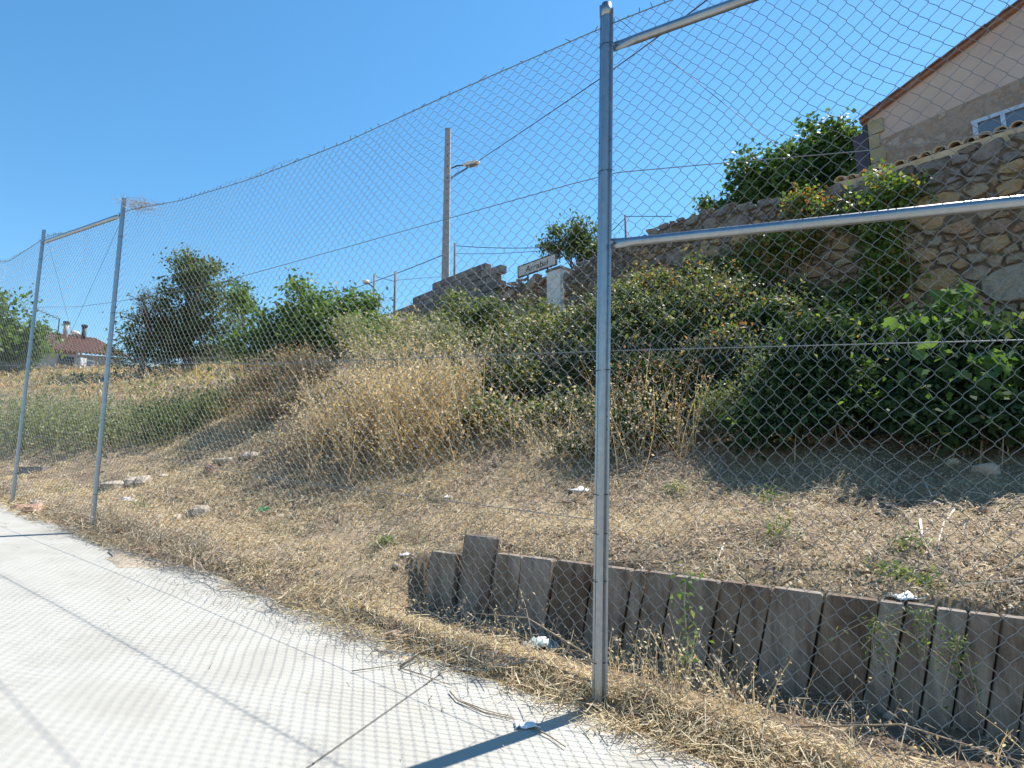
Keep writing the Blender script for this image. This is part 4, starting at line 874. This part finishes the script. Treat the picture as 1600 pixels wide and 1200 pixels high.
stalks('dry_cane_patch', sp((870,690),(820,700),(900,720)), 160, .3, .8, 'straw', 'dry stalks leaning from the bramble left of the leaning post', spread=.25, leafn=7, leafs=.03, leanf=.5)
for k_, (pp, lab) in enumerate((((60,700),'pale green seedy weeds beside the fence brace post'), ((110,690),'tall seedy weed bed between the two far fence posts'), ((150,700),'seedy weeds directly behind the second fence post'), ((25,680),'green weeds near the far fence end'))):
    stalks('tall_weeds', sp(pp, (pp[0]+20, pp[1]-8), (pp[0]-15, pp[1]-14)), 260, .35, .9, 'weed', lab, spread=.30, leafn=10, leafs=.055, lmat='sage', wid=.008, leanf=.12)
for pp, lab in (((220,665),'green weed clump behind the low rubble'), ((265,675),'green weed hedge standing right of the clump by the rubble'), ((310,660),'green weeds at the ridge end near the brown brush')):
    stalks('tall_weeds', sp(pp, (pp[0]+20, pp[1]-6), (pp[0]-20, pp[1]+5)), 260, .25, .65, 'weed', lab, spread=.30, leafn=9, leafs=.055, lmat='bramble', wid=.009, leanf=.12)
# field weeds farther up
fu = rng.uniform(9, 34, 9000); fv = rng.uniform(3, 26, 9000); fx, fy = xy(fu, fv); fzv = T(fx, fy)
hg = rng.uniform(.08, .30, 9000); C = np.stack([np.c_[fx, fy, fzv-.02], np.c_[fx, fy, fzv+hg*.6]+np.c_[rng.normal(size=(9000, 2))*.06, np.zeros(9000)], np.c_[fx, fy, fzv+hg]+np.c_[rng.normal(size=(9000, 2))*.14, np.zeros(9000)]], 1)
V, F = ribbons(C, np.full(9000, .035), unit(np.c_[rng.normal(size=(9000, 2)), np.zeros(9000)]))
tag(mk('field_grass', V, F, 'gold'), 'dry yellow grass covering the field up to the cottage', 'grass', kind='stuff')
n = 7000; fu = rng.uniform(10, 34, n); fv = rng.uniform(4, 26, n); kp = noise(fu*.35, fv*.35, 55) > .03; fu, fv = fu[kp], fv[kp]; n = len(fu); fx, fy = xy(fu, fv)
V, F = leaves(np.c_[fx, fy, T(fx, fy)+rng.uniform(.03, .25, n)], .18, .4); tag(mk('field_weeds', V, F, 'weed'), 'patches of low green weeds scattered through the dry field', 'weeds', kind='stuff')

# dry straw on the slope
def straw(n, u0, u1, v0, v1, lmin, lmax, wid, mat, name, label, lift=.02, tilt=.22, dens=None, curl=.2):
    u = rng.uniform(u0, u1, n); v = rng.uniform(v0, v1, n)
    if dens is not None: kp = rng.random(n) < dens(u, v); u, v = u[kp], v[kp]; n = len(u)
    x, y = xy(u, v); an = rng.uniform(0, 2*np.pi, n); L = rng.uniform(lmin, lmax, n)*rng.uniform(.5, 1, n); dx, dy = np.cos(an)*L/2, np.sin(an)*L/2
    z1, z2, zm = T(x-dx, y-dy), T(x+dx, y+dy), T(x, y); bend = rng.normal(size=(n, 2))*L[:, None]*curl
    lf = np.abs(rng.normal(size=n))*lift; tl = rng.normal(size=n)*L*tilt
    kp = (np.abs(z1-z2) < .55*L+.01)&(np.abs(zm-(z1+z2)/2) < .08); x, y, an, L, dx, dy, z1, z2, zm, bend, u, v = (q_[kp] for q_ in (x, y, an, L, dx, dy, z1, z2, zm, bend, u, v)); n = len(x); lf = lf[kp]; tl = tl[kp]
    sl = pz(x, y)+.002                                              # never below the street surface
    zmid = np.maximum((z1+z2)/2, zm)
    C = np.stack([np.c_[x-dx, y-dy, np.maximum(np.maximum(z1, sl-.0)+lf-np.abs(tl)*.3, sl)], np.c_[x+bend[:, 0], y+bend[:, 1], np.maximum(zmid, sl)+lf+.008], np.c_[x+dx, y+dy, np.maximum(z2, sl)+lf+np.abs(tl)]], 1)
    sd = unit(np.c_[-np.sin(an), np.cos(an), rng.normal(size=n)*.5]); V, F = ribbons(C, wid*rng.uniform(.5, 1.5, n), sd)
    tag(mk(name, V, F, mat), label, 'straw', kind='stuff')
def dpatch(u, v): return np.clip(.68+2.0*noise(u*.9, v*.9, 40)+1.6*noise(u*3, v*3, 41), .04, 1)*sstep(v, -.28+.42*noise(u*1.1, u*0+3, 7), .05)*(1-.45*sstep(-u, -1.2, .8)*sstep(v, .85, 1.5))*(1-.93*((v > .24)&(v < plank_v(u)+.04)&(u < PL_END)))
straw(150000, -4, 4.5, -.3, 4.2, .015, .08, .0036, 'straw', 'straw_litter', 'dry golden straw carpeting the slope behind the plank wall', dens=dpatch)
straw(100000, 3, 12.5, -.25, 4.6, .04, .15, .0055, 'straw', 'straw_litter', 'dry golden straw covering the slope left of the planks', dens=dpatch)
straw(26000, -4, 11, 0, 5, .05, .25, .004, 'straw_grey', 'dead_stems', 'grey brown dead stems lying among the straw', lift=.035, tilt=.3, curl=.3, dens=lambda u, v: np.clip(.5+2*noise(u*.7, v*.7, 44), 0, 1))
straw(22000, -4.2, 2.6, -.30, .45, .06, .22, .0042, 'straw', 'straw_heap', 'thick heap of dry grass between fence and plank wall', lift=.03, tilt=.22, curl=.3, dens=lambda u, v: np.exp(-((v-.0-.05*np.sin(u*3))/.17)**2)*np.clip(.8+1.2*noise(u*1.6, v*1.6, 46), .1, 1))
straw(9000, 2.4, 10, -.22, .35, .04, .2, .005, 'straw_grey', 'verge_grass', 'ragged dead grass along the concrete edge', lift=.05, tilt=.4, curl=.3, dens=lambda u, v: np.clip(.45+2*noise(u*1.3, v*2, 47), 0, 1))
straw(2600, -4, 4.5, .9, 4.2, .08, .38, .0065, 'cane', 'fallen_twigs', 'fallen brown twigs strewn over the slope above the planks', lift=.02, tilt=.12, curl=.10)
straw(9000, -4, 3, .9, 4.2, .012, .035, .013, 'straw_grey', 'bark_chips', 'pale chips and leaf scraps on the bare soil above the planks', lift=.006, tilt=.2, curl=.05)
straw(700, -2, 7, -1.3, -.1, .03, .12, .003, 'straw_grey', 'stray_straw', 'stray bits of straw blown onto the concrete', lift=.004, tilt=.03, dens=lambda u, v: np.exp((v+.1)*2.6))
stalks('dry_weeds', [W(-.25,.2), W(-.45,.3), W(-.1,.3), W(-.6,.2)], 120, .12, .45, 'straw', 'brown dry weeds growing at the foot of the leaning post', spread=.10, leafn=7, leafs=.022, lmat='straw', wid=.005, leanf=.3)
stalks('dry_weeds', [W(-1.2,.25), W(-1.6,.3), W(-.9,.35)], 60, .1, .32, 'straw', 'dry weeds sprouting before the middle planks', spread=.16, leafn=5, leafs=.022, lmat='straw', wid=.005, leanf=.4)
stalks('dry_weeds', [W(.5,.3), W(1.0,.3), W(1.5,.35)], 120, .1, .4, 'straw_grey', 'dead weeds and canes at the shaded left end of the planks', spread=.2, leafn=4, leafs=.022, lmat='straw', wid=.006, leanf=.6)
stalks('dry_weeds', [W(5.7,.15), W(5.5,.2), W(5.85,.25)], 140, .12, .45, 'straw_grey', 'dead brushy weeds at the foot of the second fence post', spread=.14, leafn=5, leafs=.025, lmat='straw', wid=.006, leanf=.5)
stalks('dry_weeds', [W(4.5,.2), W(4.2,.25), W(4.8,.25)], 150, .08, .25, 'straw_grey', 'low dead grass tuft on the concrete edge', spread=.16, leafn=3, leafs=.025, wid=.006, leanf=.6)
# sandy spill where the verge meets the concrete
def spill(c, ru, rv, label):
    n1, n2 = 5, 16; V = [W(c[0], c[1], .02)]; F = []
    for i in range(1, n1+1):
        for j in range(n2):
            a = 2*math.pi*j/n2; k = i/n1*(1+.22*math.sin(3*a+1)+.12*rng.normal()); V.append(W(c[0]+math.cos(a)*ru*k, c[1]+math.sin(a)*rv*k, .020*(1-(i/n1)**2)-.002*(i == n1)+.003))
    for j in range(n2): F.append((0, 1+j, 1+(j+1) % n2))
    for i in range(n1-1):
        for j in range(n2): F.append((1+i*n2+j, 1+(i+1)*n2+j, 1+(i+1)*n2+(j+1) % n2, 1+i*n2+(j+1) % n2))
    solo('sand_spill', V, F, 'sand', label, 'sand', smooth=True)
M['sand'] = mat_noise('sandy_dirt', [(.34,.27,.19), (.42,.34,.25), (.46,.39,.30)], 9, .95, .6, 60, .01)
spill((4.55, -.22), .5, .2, 'orange sandy dirt spilled over the concrete edge')
# green sprigs
for px, py, s_, lab in ((600,852,.05,'small green sprig in the straw above the tall plank'), (1205,785,.07,'green sprout in the partly shaded straw'), (1215,840,.07,'green sprout beside a fallen twig'), (1420,860,.06,'green sprout near the bleached twigs'), (1395,905,.06,'low green sprout above the plank tops'), (100,772,.08,'small green tuft by the far fence post'), (220,796,.07,'green tuft among the pale rocks'), (1055,770,.06,'green sprout under the bramble'), (1440,920,.06,'thin green tuft over the planks at the right')):
    f = onray(px, py); pts = f+rng.normal(size=(150, 3))*np.array([s_, s_, s_*.6])+np.array([0, 0, s_*.7]); root = thing('green_sprig', f, lab, 'plant'); V, F = leaves(pts, .035, .35); part('foliage', root, V, F, 'sprig')
    m_ = MB(); [m_.tube([f-np.array([0, 0, .02]), pts[q]], .0022, 3, False) for q in range(0, 150, 15)]; part('stems', root, m_.verts(), m_.F, 'cane')
def hang(u, hgt, n, label, mat='sprig', r=.14):
    root = thing('hanging_weed', W(u, plank_v(u)-.1, .0), label, 'plant'); top = W(u, plank_v(u)-.06, hgt); 
    m_ = MB(); tips = []
    for i in range(n):
        e = top+np.array([*(EU*rng.normal()*r), 0])+np.array([*(-EV*rng.uniform(.03, .12)), -rng.uniform(.1, .4)]); t = np.linspace(0, 1, 6)[:, None]; q = top*(1-t)+e*t+np.array([*(-EV*.05), .06])*(t*(1-t))*3; m_.tube(q, .0025, 3, False); tips += [q[j]+rng.normal(size=3)*.02 for j in range(1, 6) for _ in range(6)]
    part('stems', root, m_.verts(), m_.F, 'cane'); V, F = leaves(np.array(tips), .028, .3); part('foliage', root, V, F, mat)
hang(plank_u(1370, 950), .5, 5, 'feathery green weed hanging over the plank wall')
hang(plank_u(1450, 960), .6, 6, 'trailing green weed with yellow stem hanging down the planks')
hang(plank_u(1500, 965), .5, 4, 'thin green strands hanging by the dark seam of the planks', r=.07)
root = thing('green_shoot', W(-.28, .35), 'fresh green leafy shoot climbing before the planks by the leaning post', 'plant')
t = np.linspace(0, 1, 7)[:, None]; q = W(-.28, .35)+(W(-.36, .42, .62)-W(-.28, .35))*t+np.array([.03, 0, 0])*np.sin(t*5); V, F = tube(q, .004, 4, False); part('stem', root, V, F, 'cane')
pts = np.repeat(q[2:], 16, 0)+rng.normal(size=(80, 3))*.035; V, F = leaves(pts, .045, .5); part('foliage', root, V, F, 'sprig')

# ------------------------------------------------------------------ rocks, sticks and litter
def rock(px, py, sx, sy, sz, mat, label, name='rock', cat='rock', jag=.16, ground=None):
    c = onray(px, py) if ground is None else ground; n1, n2 = 6, 9; V = []
    ph = rng.random(6)*6
    for i in range(1, n1):
        th_ = math.pi*i/n1
        for j in range(n2):
            a = 2*math.pi*j/n2; k = 1+jag*(math.sin(3*a+ph[0])*.5+math.sin(2*th_+ph[1]+a)+rng.normal()*.5)
            V.append((math.copysign(abs(math.sin(th_)*math.cos(a))**.8, math.sin(th_)*math.cos(a))*sx*k, math.copysign(abs(math.sin(th_)*math.sin(a))**.8, math.sin(th_)*math.sin(a))*sy*k, math.cos(th_)*sz*k))
    V += [(0, 0, sz), (0, 0, -sz)]; F = [(i*n2+j, i*n2+(j+1) % n2, (i+1)*n2+(j+1) % n2, (i+1)*n2+j) for i in range(n1-2) for j in range(n2)]
    F = [f[::-1] for f in F]; t_, b_ = len(V)-2, len(V)-1
    F += [(j, t_, (j+1) % n2)[::-1] for j in range(n2)]+[((n1-2)*n2+j, (n1-2)*n2+(j+1) % n2, b_)[::-1] for j in range(n2)]
    an = rng.random()*6; V = np.array(V); V = np.c_[V[:, 0]*math.cos(an)-V[:, 1]*math.sin(an), V[:, 0]*math.sin(an)+V[:, 1]*math.cos(an), V[:, 2]]
    return solo(name, V+c+np.array([0, 0, sz*.22]), F, mat, label, cat)
rock(50, 800, .17, .11, .08, 'rock_red', 'reddish flat rock lying on the concrete edge'); rock(32, 797, .12, .09, .06, 'rock_red', 'small brown rock beside the reddish flat rock'); rock(62, 789, .10, .07, .05, 'rock', 'pale small rock behind the reddish flat rock')
rock(178, 765, .20, .14, .10, 'rock', 'pale broad rock behind the second fence post'); rock(207, 760, .13, .1, .11, 'rock', 'blocky tan rock next to the pale broad rock'); rock(222, 757, .12, .1, .10, 'rock', 'whitish rock right of the blocky tan rock')
rock(312, 806, .14, .09, .10, 'rock', 'large pale upright rock in the straw slope'); rock(248, 812, .09, .06, .05, 'rock', 'small grey rock left of the upright pale rock'); rock(276, 812, .06, .05, .05, 'rock', 'little light rock beside the upright pale rock')
rock(332, 737, .09, .08, .08, 'rock_red', 'brown rounded rock half way up the left slope'); rock(350, 722, .17, .1, .05, 'rock', 'flat whitish rock above the brown rounded rock'); rock(388, 714, .16, .1, .06, 'rock', 'flat grey rock near the ridge weeds'); rock(258, 744, .18, .06, .03, 'rock', 'thin white stone flake in the straw')
rock(232, 862, .12, .09, .05, 'rock_red', 'dark brown clod at the straw edge above the concrete'); rock(450, 760, .06, .05, .04, 'rock_red', 'small brown stone below the golden weeds'); rock(200, 783, .12, .08, .04, 'plastic_white', 'bright white limestone lump near the second post'); rock(622, 1000, .08, .06, .05, 'rock_red', 'dark red stone at the heap of dry grass')
rock(1545, 738, .09, .07, .06, 'rock', 'tan stone at the shade edge under the vines'); rock(1490, 725, .05, .04, .04, 'rock', 'small tan stone in the shade under the vines'); rock(1535, 800, .06, .05, .03, 'rock_red', 'reddish stone in the straw near the bleached twigs')
c = onray(55, 738); m_ = MB().box(c+np.array([0, 0, .03]), [.22, -.05, .0], [.02, .08, 0], [0, 0, .055]); solo('kerb_block', m_.verts(), m_.F, 'block', 'grey concrete block lying before the seedy weeds', 'block')
for k_ in range(60):                                                 # pebbles on the slope are part of the scatter below
    pass
n = 2600; pu = rng.uniform(-3.5, 11, n); pv = rng.uniform(.0, 4.5, n); kp = noise(pu*.8, pv*.8, 60) > -.12; pu, pv = pu[kp], pv[kp]; n = len(pu); px_, py_ = xy(pu, pv)
oct_ = np.array([(1,0,0),(0,1,0),(-1,0,0),(0,-1,0),(0,0,.7),(0,0,-.7)]); fo = np.array([(0,1,4),(1,2,4),(2,3,4),(3,0,4),(1,0,5),(2,1,5),(3,2,5),(0,3,5)])
sz = (.008+.03*rng.random(n)**4)[:, None, None]; V = np.c_[px_, py_, T(px_, py_)+.008][:, None]+oct_[None]*sz*rng.uniform(.6, 1.3, (n, 6, 1))
F = (np.arange(n)[:, None, None]*6+fo[None]).reshape(-1, 3); tag(mk('pebbles', V.reshape(-1, 3), F, 'rock'), 'small pebbles and clods scattered through the straw', 'pebbles', kind='stuff')
def stick(pts, r, mat, label, cat='stick', name='stick'):
    q = np.array(pts); V, F = tube(q, np.linspace(r*.75, r*.4, len(q)), 6); solo(name, V, F, mat, label, cat, smooth=True)
def gl(px, py, up=.012): p = onray(px, py); return p+np.array([0, 0, up])
def sl(px, py, up=.012): p = G(px, py); return p+np.array([0, 0, up])
stick([sl(625,1046), sl(655,1034,.05), sl(690,1029,.08), sl(735,1033,.05)], .010, 'stick', 'bent brown cane arching over the concrete edge')
stick([sl(625,1047), sl(660,1058), sl(706,1075)], .005, 'stick', 'thin straight stick on the concrete under the bent cane')
stick([sl(703,1084), sl(715,1098), sl(757,1117), sl(806,1128)], .006, 'stick', 'long thin twig lying on the concrete by the white litter')
stick([sl(712,1096), sl(760,1114), sl(800,1124)], .005, 'straw_grey', 'paler twig lying alongside the long thin twig')
stick([sl(835,1142), sl(860,1155), sl(884,1172)], .006, 'stick', 'short dark twig crossing the shadow of the leaning post')
stick([sl(550,1052), sl(600,1045), sl(630,1041)], .004, 'stick', 'fine twig pointing away from the bent cane')
for pp, r, mt, lab in (([(1438,815),(1441,840),(1448,868)], .012, 'white_twig', 'thick bleached white twig lying on the slope above the planks'), ([(1492,798),(1475,820),(1468,845),(1466,866)], .008, 'white_twig', 'curved bleached twig right of the thick white twig'),
        ([(1425,838),(1412,850),(1408,862)], .006, 'white_twig', 'small bleached twig left of the thick white twig'), ([(1445,755),(1450,765),(1456,778)], .011, 'white_twig', 'bleached stub standing at the shade edge'), ([(1132,852),(1122,875),(1117,897)], .009, 'white_twig', 'pale straight twig standing just above the planks'),
        ([(1385,783),(1430,786),(1475,798),(1515,820)], .007, 'stick', 'long brown branch lying across the right slope'), ([(1290,830),(1340,812),(1410,808)], .006, 'stick', 'forked brown stick lying on the right slope'), ([(995,885),(1020,868),(1050,855)], .007, 'stick', 'pale brown stick behind the leaning post'), ([(955,882),(985,880),(1005,876)], .006, 'stick', 'short stick lying along the plank tops'), ([(1185,870),(1200,855),(1220,845)], .005, 'stick', 'dark twig by the green sprout')):
    stick([gl(*q) for q in pp], r, mt, lab)
stick([W(-.5,.3,.30), W(-.57,.32,.2), W(-.62,.3,.08)], .010, 'stick', 'broken cane stub leaning in the weeds by the post')
stick([W(.2,.3,.12), W(.7,.4,.2), W(1.2,.42,.12)], .007, 'stick', 'dead cane lying in the trough before the left planks'); stick([W(-.9,.25,.1), W(-1.3,.35,.2), W(-1.8,.4,.16)], .006, 'stick', 'dead cane lying before the right planks'); stick([W(1.5,.5,.35), W(1.35,.45,.5), W(1.2,.45,.3)], .004, 'stick', 'curled dead stem hooked before the left planks')
# canes arching from the thickets
for k_, (px, py, d, ang) in enumerate(((1100,620,7.4,-.4), (1250,620,7.2,.3), (1480,600,6.5,-.6), (980,640,7.6,.5), (880,640,8,-.3), (1380,560,7.4,.2), (1560,590,6.2,-.8), (760,660,8.4,.6))):
    p = P(px, py, d); f = TP(p[0]+ang*.4, p[1]+.2); t = np.linspace(0, 1, 8)[:, None]; q = f*(1-t)+(p+np.array([ang*.5, -.2, .15]))*t+np.array([0, 0, .5])*(t*(1-t))
    stick(q, .006, 'stick', ['bare cane arching out of the brown thicket','bare cane rising in the dark shade','bare cane crossing the sunlit vine','bare cane right of the leaning post','bare cane left of the leaning post','bare cane inside the dark vine thicket','bare cane at the vine thicket edge','bare cane between golden weeds and bramble'][k_], 'cane', 'bramble_cane')
def crumple(c, sx, sy, sz, mat, label, name, cat='litter'):
    n = 7; V = []; F = []
    for i in range(n):
        for j in range(n): V.append(c+np.array([(i/(n-1)-.5)*2*sx+rng.normal()*sx*.12, (j/(n-1)-.5)*2*sy+rng.normal()*sy*.12, abs(rng.normal())*sz*.45+sz*.9*(1-abs(i-3)/3)*(1-abs(j-3)/3)]))
    for i in range(n-1):
        for j in range(n-1): F.append((i*n+j, (i+1)*n+j, (i+1)*n+j+1, i*n+j+1))
    o = solo(name, V, F, mat, label, cat, smooth=True); md = o.modifiers.new('thick', 'SOLIDIFY'); md.thickness = .004; return o
crumple(sl(822, 1136, .004), .055, .03, .018, 'plastic_white', 'crumpled white polystyrene scrap on the concrete by the post shadow', 'polystyrene_scrap')
crumple(onray(412, 800), .10, .06, .05, 'plastic_green', 'crushed bright green can in the straw slope', 'crushed_can')
crumple(W(.62, .42, .03), .10, .05, .06, 'plastic_grey', 'pale bluish plastic bag lying in front of the left planks', 'plastic_bag')
crumple(onray(903, 768), .10, .06, .03, 'plastic_white', 'white plastic scrap under the bramble left of the post', 'plastic_scrap')
crumple(onray(700, 778), .04, .025, .02, 'plastic_white', 'tiny white scrap by the low fence wire', 'plastic_scrap')
crumple(onray(1420, 935), .08, .04, .02, 'plastic_white', 'white paper scrap in the straw above the planks', 'paper_scrap')
crumple(W(-1.25, .12, .02), .07, .04, .025, 'plastic_white', 'white rag in the dry grass before the middle planks', 'rag')
crumple(W(-2.05, .15, .02), .10, .05, .04, 'plastic_white', 'crumpled white sack in the trough by the right planks', 'sack')
crumple(onray(635, 868), .05, .03, .02, 'plastic_white', 'whitish scrap in the straw left of the tall plank', 'paper_scrap')
